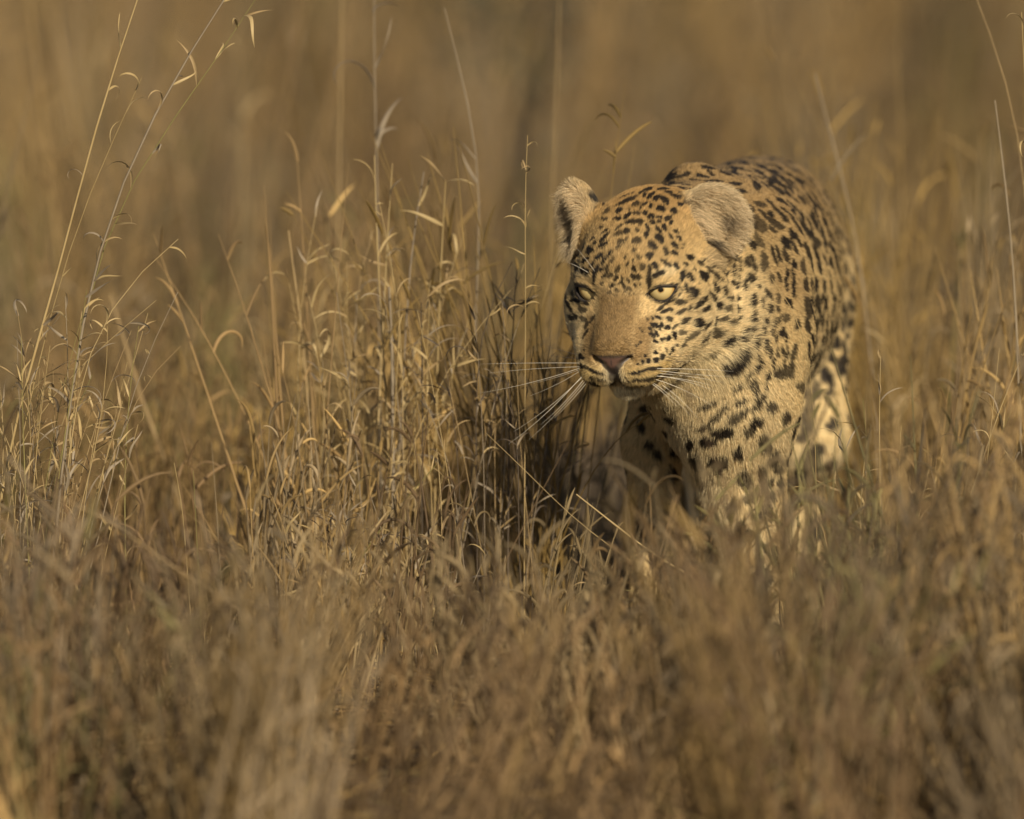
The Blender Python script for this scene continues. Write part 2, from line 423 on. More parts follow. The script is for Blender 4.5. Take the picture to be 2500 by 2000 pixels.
# ------------------------------------------------------------------ the coat: spots copied from the animal
SPOT_TXT = """
1432 485 15.9 10.9 60 10,1450 506 5.8 5.1 0 5,1474 499 6.5 2.6 110 9,1528 479 17.4 2 155 8,1530 491 21.7 5.1 155 9,1553 498 8.7 5.8 165 7,
1564 471 5.1 3.6 130 10,1573 476 6.5 3.6 120 10,1582 463 10.1 5.1 160 10,1588 478 10.1 4.3 140 10,1574 499 7.2 3.2 140 10,1588 503 5.8 3.2 115 10,
1481 517 8.7 5.8 150 6,1511 515 8.7 5.1 145 10,1537 513 2.9 2.2 0 8,1565 508 3.6 2.6 140 9,1550 521 5.8 4.3 170 6,1559 521 5.1 4.3 170 6,
1575 521 6.1 5.1 130 10,1532 527 9.4 5.1 140 10,1510 535 5.8 5.1 170 10,1501 535 3.6 2.9 0 5,1476 536 6.5 5.1 10 6,1590 529 8 5.1 165 10,
1534 545 5.8 4.3 0 10,1544 542 6.5 6.5 140 8,1561 542 8.7 6.5 20 8,1593 543 6.5 5.1 160 10,1580 556 8.7 4.1 60 10,1468 557 6.5 3.2 145 7,
1477 566 9.4 2.9 145 8,1511 555 10.1 3.2 145 6,1530 565 8.7 5.5 140 9,1556 563 5.1 3.6 0 6,1577 573 7.2 5.8 80 10,1476 581 14.5 4.1 132 10,
1511 571 11.6 5.1 160 5,1448 585 7.2 2.9 135 8,1472 600 13 4.3 145 10,1514 590 8 5.1 160 5,1554 588 9.4 8 10 6,1527 587 10.1 2.9 130 3,
1440 613 10.1 6.5 130 10,1453 594 5.8 3.6 135 9,1509 603 7.2 3.6 160 4,1463 627 10.9 5.1 132 10,1489 620 9.4 3.6 135 10,1474 637 10.9 3.6 120 10,
1495 636 10.1 2.9 130 5,1559 629 7.2 5.1 0 4,1548 611 5.1 5.1 0 5,1430 637 10.1 4.3 145 10,1411 626 11.6 4.3 140 10,1446 648 8.7 3.6 135 10,
1456 658 13 5.1 125 10,1469 658 5.1 4.3 120 10,1424 661 7.2 5.8 150 10,1408 652 10.1 7.2 30 8,1396 640 8.7 5.8 120 10,1482 656 8.7 4.1 105 6,
1548 657 5.8 5.8 0 9,1532 645 5.8 3.2 120 7,1525 629 5.8 2.9 110 5,1546 637 5.8 2.9 50 5,1569 652 8.7 5.8 100 5,1508 658 8.7 4.3 110 5,
1393 553 10.1 7.2 90 9,1638 434 15.9 5.8 135 10,1670 427 15.9 5.1 155 8,1715 431 14.5 5.1 20 10,1735 424 8.7 3.6 40 10,1696 440 11.6 5.1 20 7,
1728 452 8.7 5.1 15 9,1674 453 13 5.8 10 4,1618 462 13 3.6 175 9,1632 470 10.1 3.2 10 9,1651 480 11.6 4.6 10 10,1667 474 10.1 4.3 35 7,
1681 491 10.1 7.2 10 7,1661 499 8.7 3.6 0 10,1699 466 8.7 2.9 0 6,1603 484 8.7 5.8 150 10,1621 488 13 6.5 35 10,1588 503 6.1 4.1 110 10,
1614 510 10.9 6.5 15 10,1644 515 8 7.2 150 10,1589 529 7.2 4.6 155 10,1610 531 6.5 4.1 175 10,1630 533 8.7 5.8 160 9,1594 543 6.1 4.6 0 10,
1608 542 5.1 4.1 0 10,1638 543 6.5 4.1 120 10,1622 556 8 5.1 50 10,1607 561 10.1 4.1 40 10,1610 582 13 7.2 55 10,1650 565 8.7 3.6 20 10,
1637 577 8 3.6 40 10,1658 582 8 4.1 30 9,1592 600 11.6 8 25 9,1646 598 8.7 5.8 45 10,1625 614 8.7 5.8 60 8,1586 624 8.7 8 0 9,1647 618 9.4 5.5 40 10,
1664 606 3.6 2.6 30 8,1670 599 5.1 2.2 40 6,1683 629 9.4 6.5 25 10,1621 640 10.1 4.6 40 9,1632 646 6.5 4.3 30 9,1599 649 9.4 6.5 55 10,
1651 650 9.4 5.1 55 10,1673 646 6.5 3.2 45 10,1711 642 8 5.1 45 9,1722 634 5.8 2.2 35 8,1694 658 4.3 3.6 0 5,1731 658 8.7 4.3 40 9,
1667 666 5.8 4.3 60 10,1743 649 5.8 2.9 60 7,1769 650 10.1 3.2 88 10,1791 658 13 4.3 85 10,1780 626 10.9 2.9 80 8,1792 626 13 2.9 70 8,
1803 634 11.6 2.9 75 6,1760 661 7.2 2.6 60 6,1805 655 8.7 2.6 75 6,1791 559 13 5.8 65 10,1808 595 10.1 4.6 65 8,1818 578 12.3 6.5 55 9,
1812 546 15.9 6.5 60 6,1806 614 7.2 3.2 85 5,1821 645 10.1 5.1 60 9,1823 629 5.8 2.9 60 7,1826 542 8.7 4.3 60 5,1818 520 10.1 5.8 50 4,
1451 676 14.5 4.3 95 10,1435 666 6.5 5.1 120 10,1389 666 10.1 6.5 110 10,1388 688 11.6 5.8 80 10,1380 710 14.5 4.3 80 10,1385 730 11.6 4.3 75 10,
1390 747 14.5 3.6 65 10,1396 776 8.7 5.1 60 9,1406 773 7.2 5.1 60 8,1430 814 11.6 2.9 120 8,1432 794 10.1 3.6 120 6,1412 733 11.6 5.8 5 10,
1430 740 10.1 3.6 30 8,1401 717 7.2 5.1 90 6,1422 756 8.7 7.2 20 5,1424 779 8.7 5.8 20 4,1447 779 8.7 3.6 120 6,1495 697 6.5 4.1 155 10,
1505 707 3.6 3.2 90 9,1522 698 7.2 4.1 70 10,1505 679 8.7 3.6 120 8,1488 714 5.8 3.6 160 8,1512 691 5.8 2.6 140 8,1535 705 7.2 5.1 30 9,
1551 697 5.1 3.2 70 9,1546 675 7.2 5.8 30 9,1559 676 7.2 5.1 60 7,1563 695 5.8 2.2 60 5,1585 676 21.7 6.1 95 9,1584 701 7.2 2.2 100 8,
1509 710 3.6 2.9 0 8,1517 688 4.3 2.9 0 8,1476 673 8.7 3.6 130 8,1470 691 4.3 3.6 0 7,1490 672 7.2 5.1 140 5,1527 712 4.3 2.6 30 6,
1538 718 4.3 2.2 40 5,1503 721 4.3 2.2 0 5,1548 718 3.6 1.7 50 5,1519 679 4.3 2.6 60 6,1534 685 5.8 2.9 60 6,1553 845 2.9 2.6 0 10,
1564 836 4.1 2.6 20 10,1559 841 2 1.7 0 10,1576 868 3.6 2.9 0 9,1601 861 4.6 3.6 0 10,1569 883 4.3 4.1 0 10,1583 881 6.5 4.3 170 10,
1602 879 8 4.3 175 10,1600 833 6.5 3.6 40 10,1592 818 8.7 4.1 40 9,1603 813 5.8 3.6 50 10,1588 804 6.5 3.2 50 8,1592 794 7.2 3.2 50 10,
1603 795 10.1 3.6 35 10,1593 776 4.3 2.6 50 8,1561 802 3.2 2 40 7,1567 808 3.6 2 40 5,1602 772 3.6 2.2 30 8,1580 779 4.3 2.6 60 4,
1610 668 13 5.8 160 10,1600 673 6.5 6.5 130 9,1667 673 11.6 5.8 105 10,1685 676 10.9 5.1 65 10,1717 674 12.3 8.7 30 10,1675 702 10.1 5.1 80 10,
1663 706 3.6 2.9 40 7,1694 715 11.3 9.9 90 10,1733 659 10.1 4.3 45 9,1749 676 11.6 4.6 55 8,1770 678 13 3.6 105 9,1762 686 5.8 2.2 100 6,
1707 691 2.2 1.7 0 8,1748 702 12.3 5.8 62 9,1768 712 11.6 4.6 92 9,1738 724 12.3 6.5 55 8,1661 737 12.3 7 0 8,1718 731 6.5 5.8 150 10,
1705 743 10.9 5.8 130 9,1722 754 10.9 5.5 140 10,1754 746 8.7 7.5 80 10,1664 761 11.6 5.5 150 8,1684 752 6.5 3.2 110 9,1680 726 4.3 1.7 90 5,
1659 720 5.8 2.2 120 5,1637 755 6.5 4.1 35 8,1622 760 8.7 4.1 165 10,1613 753 8.7 3.6 145 9,1629 740 27.5 1.7 152 7,1635 779 8 5.5 10 8,
1609 776 5.5 4.1 30 10,1602 773 2.9 2.2 0 9,1674 782 11.6 6.1 150 8,1705 789 10.4 9.4 90 10,1722 797 10.9 3.6 130 9,1744 791 15.9 4.3 115 8,
1648 797 8.7 3.2 135 6,1630 800 7.5 4.6 0 10,1616 794 5.5 5.1 90 10,1605 796 10.1 3.6 45 10,1603 814 8 3.6 55 10,1594 817 6.5 3.6 50 9,
1593 795 6.5 2 50 10,1647 818 8 5.5 80 10,1666 812 8.7 5.5 0 4,1689 820 15.9 6.5 145 4,1718 826 15.2 4.1 135 8,1632 826 7.2 4.3 120 10,
1616 830 4.6 3.2 90 10,1622 827 3.2 3.2 0 7,1751 812 11.6 9.4 30 6,1777 833 14.5 8 145 10,1815 826 8 7 0 10,1787 786 8 6.5 0 6,1766 778 8.7 5.1 160 6,
1781 728 6.5 5.8 60 7,1776 753 8 7.2 90 5,1805 728 7.2 4.1 90 8,1804 754 9.4 4.1 95 8,1806 773 5.8 5.1 0 7,1642 853 6.5 3.2 110 9,
1635 864 5.1 3.2 150 7,1668 843 7.2 3.6 135 6,1653 843 3.6 3.2 0 5,1626 854 5.1 2 70 5,1744 866 8.7 7.2 0 4,1819 695 15.9 4.6 92 10,
1802 699 8 3.6 85 9,1792 690 6.5 4.1 60 8,1802 678 8.7 2.3 85 7,1826 805 8.7 5.1 140 9,1818 866 18.8 8.7 130 9,1426 855 2.3 2.3 0 10,
1417 870 7 3.2 80 10,1424 875 4.1 2.9 0 10,1420 894 5.8 3.2 50 10,1450 907 15.1 3.5 25 10,1470 913 5.8 1.7 20 8,1432 898 10.4 3.2 25 8,
1465 926 11.6 2.6 15 7,1446 922 7 3.2 20 8,1451 936 9.3 4.6 40 9,1617 871 5.8 5.2 0 9,1558 889 4.1 1.6 145 9,1562 908 31.3 2.3 166 10,
1599 900 17.4 3.2 172 9,1553 926 10.4 2.9 175 9,1581 926 17.4 3.5 175 8,1603 919 11.6 2.6 165 8,1528 923 3.5 2.1 0 8,1526 930 2.3 2.1 0 7,
1536 931 3.2 2.3 0 8,1542 940 2.1 1.7 90 7,1554 940 2.6 2.3 90 7,1564 940 2.9 2.3 0 5,1791 415 16.7 7.4 85 9,1795 449 14.8 7.4 0 9,
1808 467 14.8 8.3 0 9,1847 451 24.1 9.3 85 9,1839 398 11.1 4.6 0 9,1869 413 14.8 5.6 10 9,1896 406 11.1 7.4 30 10,1925 408 13 4.1 25 8,
1897 428 16.7 7.4 30 8,1902 447 16.7 9.3 20 8,1938 436 18.6 7.4 30 10,1953 447 13 7.4 90 10,1934 454 14.8 4.6 20 9,1899 463 16.7 7.4 20 8,
1876 434 18.6 4.6 10 5,1906 491 16.7 7.4 10 9,1936 484 20.4 4.6 25 8,1938 506 20.4 6.5 35 8,1880 495 13 4.6 40 8,1906 523 24.1 5.6 40 9,
1915 534 9.3 7.4 40 9,1880 524 10.2 6.5 45 10,1925 521 22.3 3.7 38 9,1958 488 14.8 11.1 30 8,1977 484 13 7.4 60 9,1869 530 24.1 5.6 45 7,
1895 547 22.3 7.4 40 6,1947 553 26 5.6 55 8,1966 558 20.4 7.4 50 7,1988 543 16.7 8.3 60 8,1999 501 22.3 6.5 65 8,1975 454 9.3 4.6 50 7,
1936 573 14.8 7.4 50 10,1949 590 16.7 4.6 65 8,1917 593 18.6 9.3 52 10,1938 601 20.4 4.6 65 9,1884 560 11.1 5.6 40 6,1854 499 16.7 8.3 20 5,
1832 510 13 7.4 50 5,1813 521 11.1 6.5 50 4,1838 549 13.9 5.9 60 8,1817 547 16.7 6.5 50 5,1854 547 24.1 11.1 60 4,1817 577 11.1 7.4 50 9,
1834 597 16.7 7.4 60 9,1808 595 11.1 5.6 60 8,1851 588 22.3 7.4 60 3,1834 634 13 5.6 75 9,1839 653 11.1 5.6 65 9,1823 643 11.1 5.6 70 7,
1834 677 9.3 7.4 30 8,1863 640 22.3 9.3 80 5,1888 625 24.1 4.6 70 8,1899 621 22.3 4.6 75 8,1917 625 20.4 6.5 65 7,1938 645 13 5.6 70 10,
1960 653 17.6 8.3 85 5,1971 612 14.8 7.4 60 6,1980 640 18.6 5.2 80 9,1995 627 24.1 5.2 62 9,2001 655 11.1 6.5 80 9,1993 593 13 11.1 0 6,
2010 575 16.7 6.5 75 8,2016 547 11.1 7.4 80 9,2032 580 13 5.6 65 8,2027 604 11.1 4.6 60 8,2038 627 16.7 6.5 75 9,2014 634 11.1 4.6 60 7,
2045 655 14.8 5.2 70 9,2034 655 14.8 3.7 70 6,1992 692 11.1 6.5 85 9,2012 694 9.3 5.6 80 8,2027 682 13 3.3 68 9,1921 671 14.8 4.1 85 10,
1936 677 24.1 4.1 85 10,1901 677 13 5.6 60 6,1882 681 13 6.5 80 4,1791 688 6.5 3.7 60 8,1818 695 13.9 4.6 88 10,1801 699 6.5 3.7 80 8,
1851 701 6.5 4.1 80 10,1834 684 9.3 7.4 0 9,1805 727 7.4 4.1 90 9,1838 736 15.8 7.1 95 10,1860 738 13.9 4.1 85 10,1803 755 9.3 4.6 95 8,
1806 775 6.5 5.6 0 7,1840 775 13.9 6.5 95 10,1874 721 13 5.2 70 9,1879 756 13.9 5.6 92 8,1897 756 10.2 3.7 80 8,1899 730 13.9 5.2 88 5,
1920 736 11.1 5.6 60 9,1927 741 13 4.6 75 10,1936 706 20.4 4.1 92 10,1918 693 20.4 3.3 80 9,1967 697 13 7.4 90 6,1992 697 13 5.9 90 10,
2012 699 13 5.2 85 9,2030 708 20.4 3.3 70 10,2037 732 9.3 6.5 90 10,2044 697 10.2 4.6 80 9,1997 739 16.7 6.5 85 7,2017 740 11.1 5.6 88 10,
2058 749 13 4.6 80 8,1973 751 20.4 8.3 80 5,1867 787 12.1 5.6 80 10,1890 788 10.2 5.2 90 7,1830 806 13.9 6.5 140 10,1861 810 11.1 4.6 95 10,
1883 810 11.1 4.1 90 9,1916 776 13 8.3 70 4,1901 780 11.1 3.3 90 7,1815 827 8.3 7.4 0 9,1783 828 8.3 7.4 90 9,1847 838 14.8 5.2 95 10,
1894 823 14.8 4.1 105 9,1907 810 12.1 5.6 95 10,1917 821 13 4.1 85 9,1945 793 11.1 7.1 100 7,1971 795 14.8 4.6 80 7,1990 801 18.6 9.3 95 6,
2007 791 13 3.7 95 9,2018 789 14.8 5.2 95 10,2016 823 13.9 5.2 95 10,2040 788 18.6 7.4 90 10,2058 793 13.9 4.6 85 10,2069 821 5.6 5.6 0 8,
2043 836 13 6.5 80 10,2027 853 9.3 5.2 120 9,2032 875 11.1 6.5 80 9,2060 845 11.1 4.6 90 9,2064 867 14.8 4.1 85 10,2053 892 17.6 7.4 100 9,
1869 843 14.8 5.6 95 8,1879 860 14.8 5.2 100 8,1847 871 7.4 4.6 90 8,1851 892 14.8 7.4 120 9,1887 884 14.8 3.3 95 9,1897 860 13 4.6 90 5,
1910 858 13 4.1 80 8,1920 858 16.7 3 90 9,1936 860 18.6 7.4 110 6,1980 877 10.2 5.2 90 8,1995 879 18.6 9.3 110 6,1826 915 9.3 4.1 130 8,
1873 917 13 5.9 105 9,1834 936 13 5.2 130 9,1802 943 16.7 4.1 140 7,1845 951 14.8 6.5 115 7,1871 947 7.4 4.1 90 7,1897 912 11.1 7.4 10 8,
1912 899 18.6 4.6 95 7,1928 903 20.4 9.3 95 6,2017 917 15.8 11.1 75 10,2027 956 18.6 5.9 105 8,1851 981 20.4 10.2 130 8,1809 979 15.8 6.5 145 8,
1880 990 13 7.4 130 8,1956 945 14.8 11.1 0 4,1992 955 16.7 11.1 90 5,1979 995 9.3 5.6 0 10,1792 1017 20.9 9.3 150 6,1817 1004 11.6 7 140 7,
1746 1017 13.9 7.4 155 7,1721 989 11.6 5.8 155 6,1767 996 13.9 6.5 150 7,1741 979 9.3 4.6 160 5,1721 1040 17.4 5.8 170 8,1765 1052 26.7 12.8 168 10,
1843 1031 15.1 12.8 140 10,1827 1052 13.9 9.3 150 6,1728 1075 19.7 10.4 10 10,1685 1082 11.6 9.3 120 10,1753 1130 23.2 16.2 10 10,1630 982 7 5.8 0 10,
1637 1017 13.9 9.3 20 9,1626 1054 11.6 9.3 0 9,1867 1084 20.9 13.9 60 7,1883 991 13.9 11.6 0 8,1888 1123 16.2 10.4 120 8,1899 1147 11.6 9.3 0 7,
1859 1158 20.9 9.3 95 8,1874 1184 20.9 10.4 120 7,1904 1179 13.9 7 100 8,1818 1170 20.9 16.2 90 5,1881 1214 10.4 10.4 0 10,1878 1253 20.9 7 85 10,
1860 1256 13.9 11.6 90 9,1832 1219 16.2 9.3 150 6,1790 1237 13.9 11.6 0 7,1980 996 10.4 9.3 90 10,1971 1019 20.9 13.9 110 5,1964 1061 18.6 11.6 120 6,
1978 1135 23.2 18.6 80 6,1792 894 30.1 12.8 155 10,1908 910 20.9 11.6 0 6,1572 963 13.9 9.3 30 8,1577 1001 13.9 10.4 60 9,1565 1042 16.2 9.3 80 9,
1586 1089 13.9 10.4 70 9,1605 1112 13.9 9.3 60 9,
"""
def smooth(a, b, x):
    t = np.clip((x - a) / (b - a), 0, 1); return t * t * (3 - 2 * t)

bvh = BVHTree.FromPolygons([tuple(v) for v in LV.tolist()], [tuple(q) for q in LQ.tolist()])
SPOTS = []   # centre, normal, axis1 (unit), axis2, a, b, strength, seed
def add_spot(c, n, t1, a, b, dk):
    t1 = nz(t1 - n * (t1 @ n)); t2 = np.cross(n, t1)
    SPOTS.append((c, n, t1, t2, a, b, dk, rng.uniform(0, 6.28, 2)))
for t in SPOT_TXT.replace('\n', '').split(','):
    if not t.strip(): continue
    px, py, a, b, ang, dk = [float(q) for q in t.split()]
    d = ray(px, py)
    hit, n, fi, dist = bvh.ray_cast(Vector(CAM), Vector(d))
    if hit is None:
        hit, n, fi, dist = bvh.find_nearest(Vector(P(px, py, 0.1)))
        if dist > 0.03: continue
    n = np.array(n); hit = np.array(hit)
    if n @ d > 0: n = -n
    nv = max(-(n @ d), 0.42)
    e1 = math.cos(R(ang)) * RIGHT - math.sin(R(ang)) * UP; e2 = math.sin(R(ang)) * RIGHT + math.cos(R(ang)) * UP
    sc_ = PX * dist / 15.04
    # lay the ellipse seen from the front back onto the tilted surface
    T = [(e + d * (e @ n) / nv) * r * sc_ for e, r in ((e1, a), (e2, b))]
    T = [t_ - n * (t_ @ n) for t_ in T]
    t1 = nz(T[0]); t2 = np.cross(n, t1)
    A = np.array([[T[0] @ t1, T[1] @ t1], [T[0] @ t2, T[1] @ t2]])
    U, S, _ = np.linalg.svd(A)
    ax = U[0, 0] * t1 + U[1, 0] * t2
    rear = px > 1960 or (px > 1850 and py < 470)
    big = 1.50 if rear else (1.20 if px < 1800 and py < 860 else (1.12 if py > 890 and px > 1640 else 1.08))
    pad = py > 858 and py < 950 and px < 1635
    add_spot(hit, n, ax, S[0] * big, S[1] * (big * 1.45 if pad else big), (0.78 + 0.022 * dk) if rear else (0.64 + 0.036 * dk))
TR = np.array([s[0] for s in SPOTS])

# the rest of the coat, never seen from the front: rosettes on back and flanks, plain spots on legs, belly and tail
def far_from(p, arr, d):
    return len(arr) == 0 or np.min(((arr - p) ** 2).sum(1)) > d * d
order = rng.permutation(len(LV))[:9000]
own = []
for i in order:
    p, n = LV[i], LN[i]
    h = to_head(p)
    headish = np.linalg.norm(h) < 16
    limb = p[2] < 0.25
    gap = 0.017 if headish else (0.028 if limb else 0.029)
    if not far_from(p, TR, 0.020 if headish else (0.024 if p[1] < 0.38 else 0.017)): continue
    if own and not far_from(p, np.array(own), gap): continue
    if headish and (h[1] > 0.5 and abs(h[0]) < 6): continue
    if headish and any(np.linalg.norm(p - E['c']) < 0.055 for E in EARS): continue
    if p[2] < 0.05: continue
    vd = nz(p - CAM)
    if n @ vd < -0.2 and p[2] > 0.17 and p[1] < 0.5:
        hh = bvh.ray_cast(Vector(CAM), Vector(vd))
        if hh[0] is not None and np.linalg.norm(np.array(hh[0]) - p) < 0.02:
            if headish or not far_from(p, TR, 0.027) or (own and not far_from(p, np.array(own), 0.026)): continue
            limb = True
    own.append(p)
    ax = nz(np.array((0.1, 1, -0.3)) + rng.normal(0, .15, 3)); ax = nz(ax - n * (ax @ n)); bx = np.cross(n, ax)
    if headish or limb or p[1] > 1.12:
        r = 0.0055 if headish else (rng.uniform(0.007, 0.011) if p[2] < 0.25 else rng.uniform(0.0055, 0.0075))
        add_spot(p, n, ax, r * 1.3, r, 1.0)
    else:
        r0 = 0.0125; a0 = rng.uniform(0, 6.28)
        for k in range(4):
            a = a0 + k * 1.57 + rng.normal(0, .2)
            if rng.random() < 0.12: continue
            c = p + r0 * (math.cos(a) * ax * 1.15 + math.sin(a) * bx * 0.9)
            add_spot(c, n, -math.sin(a) * ax + math.cos(a) * bx, 0.0098, 0.0058, 1.0)

def spot_value(p):
    out = np.zeros(len(p))
    srt = np.argsort(p[:, 2]); zs = p[srt, 2]
    for c, n, t1, t2, a, b, dk, sd in SPOTS:
        rr = a * 1.35 + 0.002
        lo, hi = np.searchsorted(zs, (c[2] - rr, c[2] + rr))
        ii = srt[lo:hi]
        d = p[ii] - c
        m = (np.abs(d[:, 0]) < rr) & (np.abs(d[:, 1]) < rr)
        ii = ii[m]; d = d[m]
        u = d @ t1 / a; v = d @ t2 / b; w = np.abs(d @ n)
        ph = np.arctan2(v, u)
        r = np.sqrt(u * u + v * v) * (1 + .10 * np.sin(2 * ph + sd[0]) + .09 * np.sin(3 * ph + sd[1]) + .05 * np.sin(5 * ph + sd[0] * 2))
        val = smooth(1.16, 0.88, r) * dk * (w < max(0.018, a * 1.2))
        out[ii] = np.maximum(out[ii], val)
    return out

def slit_coords(q):
    """signed distance (cm) to the eye openings and the eye index, q in head space"""
    best = np.full(len(q), 9.0)
    for i, c in enumerate(EYE):
        out, lat, up = eye_frame(i)
        d = q - np.array(c); l = d @ lat; w = d @ up; o = d @ out
        x = np.clip(l / 1.60, -1.2, 1.2)
        top = 0.55 * (1 - x * x) + 0.02 * x; bot = -0.98 * (1 - x * x) + 0.02 * x
        v = np.maximum.reduce([w - top, bot - w, np.abs(l) - 1.60])
        v = np.where(o > 0.3, v, 9.0)
        best = np.minimum(best, v)
    return best

def seg_dist(q, a, b):
    a = np.asarray(a, float); b = np.asarray(b, float); ab = b - a
    t = np.clip((q - a) @ ab / (ab @ ab), 0, 1)
    return np.linalg.norm(q - a - t[:, None] * ab, axis=1)

def mixc(c, w, col_): return c + (np.asarray(col_) - c) * np.clip(w, 0, 1)[:, None]

def ear_coords(p, i):
    E = EARS[i]; return (p - E['c']) @ E['A'].T

def wob(p, s=1.0, seed=0.0):
    """smooth value noise made of crossed waves, about -1..1"""
    x, y, z = (p * s).T
    return (np.sin(x * 1.0 + 1.7 * np.sin(y * .9 + seed) + seed) + np.sin(y * 1.3 + 1.3 * np.sin(z * 1.1 + seed * 2)) + np.sin(z * 1.2 + 1.5 * np.sin(x * .8 - seed))) / 3

def coat(p, n, fur=False):
    """albedo of the coat at points p with normals n; also hair length, lay and bareness"""
    q = to_head(p)
    N = len(p)
    hw = smooth(17, 12, np.linalg.norm(q + np.array((0, 4, 1)), axis=1))     # 1 on the head
    # trunk
    topw = smooth(-0.1, 0.75, n[:, 2]) * smooth(0.30, 0.45, p[:, 2])
    c = np.tile(np.array((0.61, 0.475, 0.265)), (N, 1))
    c = mixc(c, topw, (0.37, 0.255, 0.125))
    c = mixc(c, 0.45 * topw * smooth(0.35, 0.6, p[:, 1]), (0.20, 0.14, 0.07))
    under = smooth(0.1, -0.6, n[:, 2]) * smooth(0.12, 0.2, p[:, 2])
    c = mixc(c, under, (0.66, 0.55, 0.36))
    front = smooth(-0.3, -0.85, n[:, 1]) * smooth(0.40, 0.30, p[:, 2]) * smooth(0.35, 0.2, p[:, 1])
    c = mixc(c, front * 0.75, (0.70, 0.58, 0.37))
    inner = smooth(-0.2, -0.8, n[:, 0]) * smooth(0.36, 0.28, p[:, 2]) * (p[:, 0] > 0.17)
    c = mixc(c, inner, (0.66, 0.57, 0.40))
    c = mixc(c, smooth(0.09, 0.04, p[:, 2]), (0.48, 0.35, 0.18))
    # head
    h = np.tile(np.array((0.60, 0.46, 0.255)), (N, 1))
    h = mixc(h, smooth(-0.2, 4.5, q[:, 2] + 0.15 * q[:, 1] * 0), (0.47, 0.335, 0.165))
    h = mixc(h, smooth(4.0, 8.5, q[:, 2]) * smooth(3, -6, q[:, 1]), (0.42, 0.27, 0.115))
    cheek = smooth(-1.0, -4.5, q[:, 2]) * smooth(2.2, 4.2, np.abs(q[:, 0]))
    h = mixc(h, cheek, (0.72, 0.59, 0.37))
    h = mixc(h, smooth(-6.5, -9.5, q[:, 2]) * smooth(3.5, 0.0, q[:, 1]), (0.66, 0.56, 0.37))
    br = smooth(2.9, 1.7, np.abs(q[:, 0])) * smooth(0.3, 2.2, q[:, 1]) * smooth(1.6, -0.5, q[:, 2]) * smooth(-7.0, -5.2, q[:, 2])
    h = mixc(h, br, (0.275, 0.185, 0.086))
    sd = smooth(1.9, 2.5, np.abs(q[:, 0])) * smooth(4.6, 3.4, np.abs(q[:, 0])) * smooth(1.2, 2.4, q[:, 1]) * smooth(-1.6, -2.6, q[:, 2]) * smooth(-6.6, -5.6, q[:, 2])
    h = mixc(h, sd * 0.9, (0.30, 0.20, 0.092))  # brown muzzle sides, deepened to paint the side plane's shade into the coat
    lip = smooth(-6.2, -7.0, q[:, 2]) * smooth(3.0, 4.6, q[:, 1])
    h = mixc(h, lip, (0.58, 0.44, 0.21))
    h = mixc(h, lip * smooth(2.0, 0.6, np.abs(q[:, 0])), (0.60, 0.52, 0.38))
    h = mixc(h, smooth(-8.9, -9.6, q[:, 2]) * smooth(0.8, 2.5, q[:, 1]) * smooth(2.5, 1.5, np.abs(q[:, 0])), (0.76, 0.70, 0.56))
    for i, e in enumerate(EYE):
        s = -1 if i == 0 else 1
        h = mixc(h, smooth(1.05, 0.5, seg_dist(q, (s * 2.1, 1.9, -1.7), (s * 5.3, 0.1, -1.1))), (0.84, 0.73, 0.50))
        h = mixc(h, 0.8 * smooth(0.9, 0.3, seg_dist(q, (s * 3.4, 1.5, 1.9), (s * 5.4, 0.2, 1.9))), (0.66, 0.55, 0.36))
        h = mixc(h, 0.6 * smooth(0.8, 0.3, seg_dist(q, (s * 1.9, 1.9, 0.6), (s * 2.1, 2.4, -1.0))), (0.60, 0.47, 0.26))
    c = c + (h - c) * hw[:, None]
    c = c * np.array((1.01, 0.98, 0.87))
    # ears
    L = np.where(p[:, 2] < 0.12, 0.005, 0.0075)
    L = L + 0.005 * np.maximum(under, np.maximum(front, inner)) * smooth(0.15, 0.25, p[:, 2])
    nose_d = np.linalg.norm(q - np.array((0, 8, -5)), axis=1)
    Lh = 0.0042 + 0.0030 * smooth(4.5, 12, nose_d)
    Lh = Lh + 0.006 * smooth(-5, -9, q[:, 2]) * smooth(5, 1, q[:, 1]) + 0.004 * smooth(5.5, 7.5, np.abs(q[:, 0])) * smooth(2, -3, q[:, 2])
    Lh = Lh + 0.011 * smooth(-9.2, -10.0, q[:, 2]) * smooth(4, 2.5, np.abs(q[:, 0]))
    L = L + (Lh - L) * hw
    lift = np.where(hw > 0.5, 0.30 + 0.14 * smooth(9, 5, np.linalg.norm(q - np.array((0, 8, -5)), axis=1)), 0.28) + 0.25 * smooth(-9.2, -10.2, q[:, 2]) * hw
    # lay of the hair
    back = np.array((0.08, 0.95, -0.12))
    d = np.tile(back, (N, 1)) + np.stack([np.zeros(N), np.zeros(N), -0.9 * smooth(0.42, 0.25, p[:, 2]) - 0.35 * (np.abs(n[:, 0]) > 0.5)], 1)
    fan = q - np.array((0, 10.5, -4.4)); fan = fan / (np.linalg.norm(fan, axis=1)[:, None] + 1e-9)
    fan = fan @ HM.T
    fan = fan + smooth(-8.6, -9.6, q[:, 2])[:, None] * np.array((0, 0, -0.9))
    d = d + (fan - d) * hw[:, None]
    spots_ok = np.ones(N)
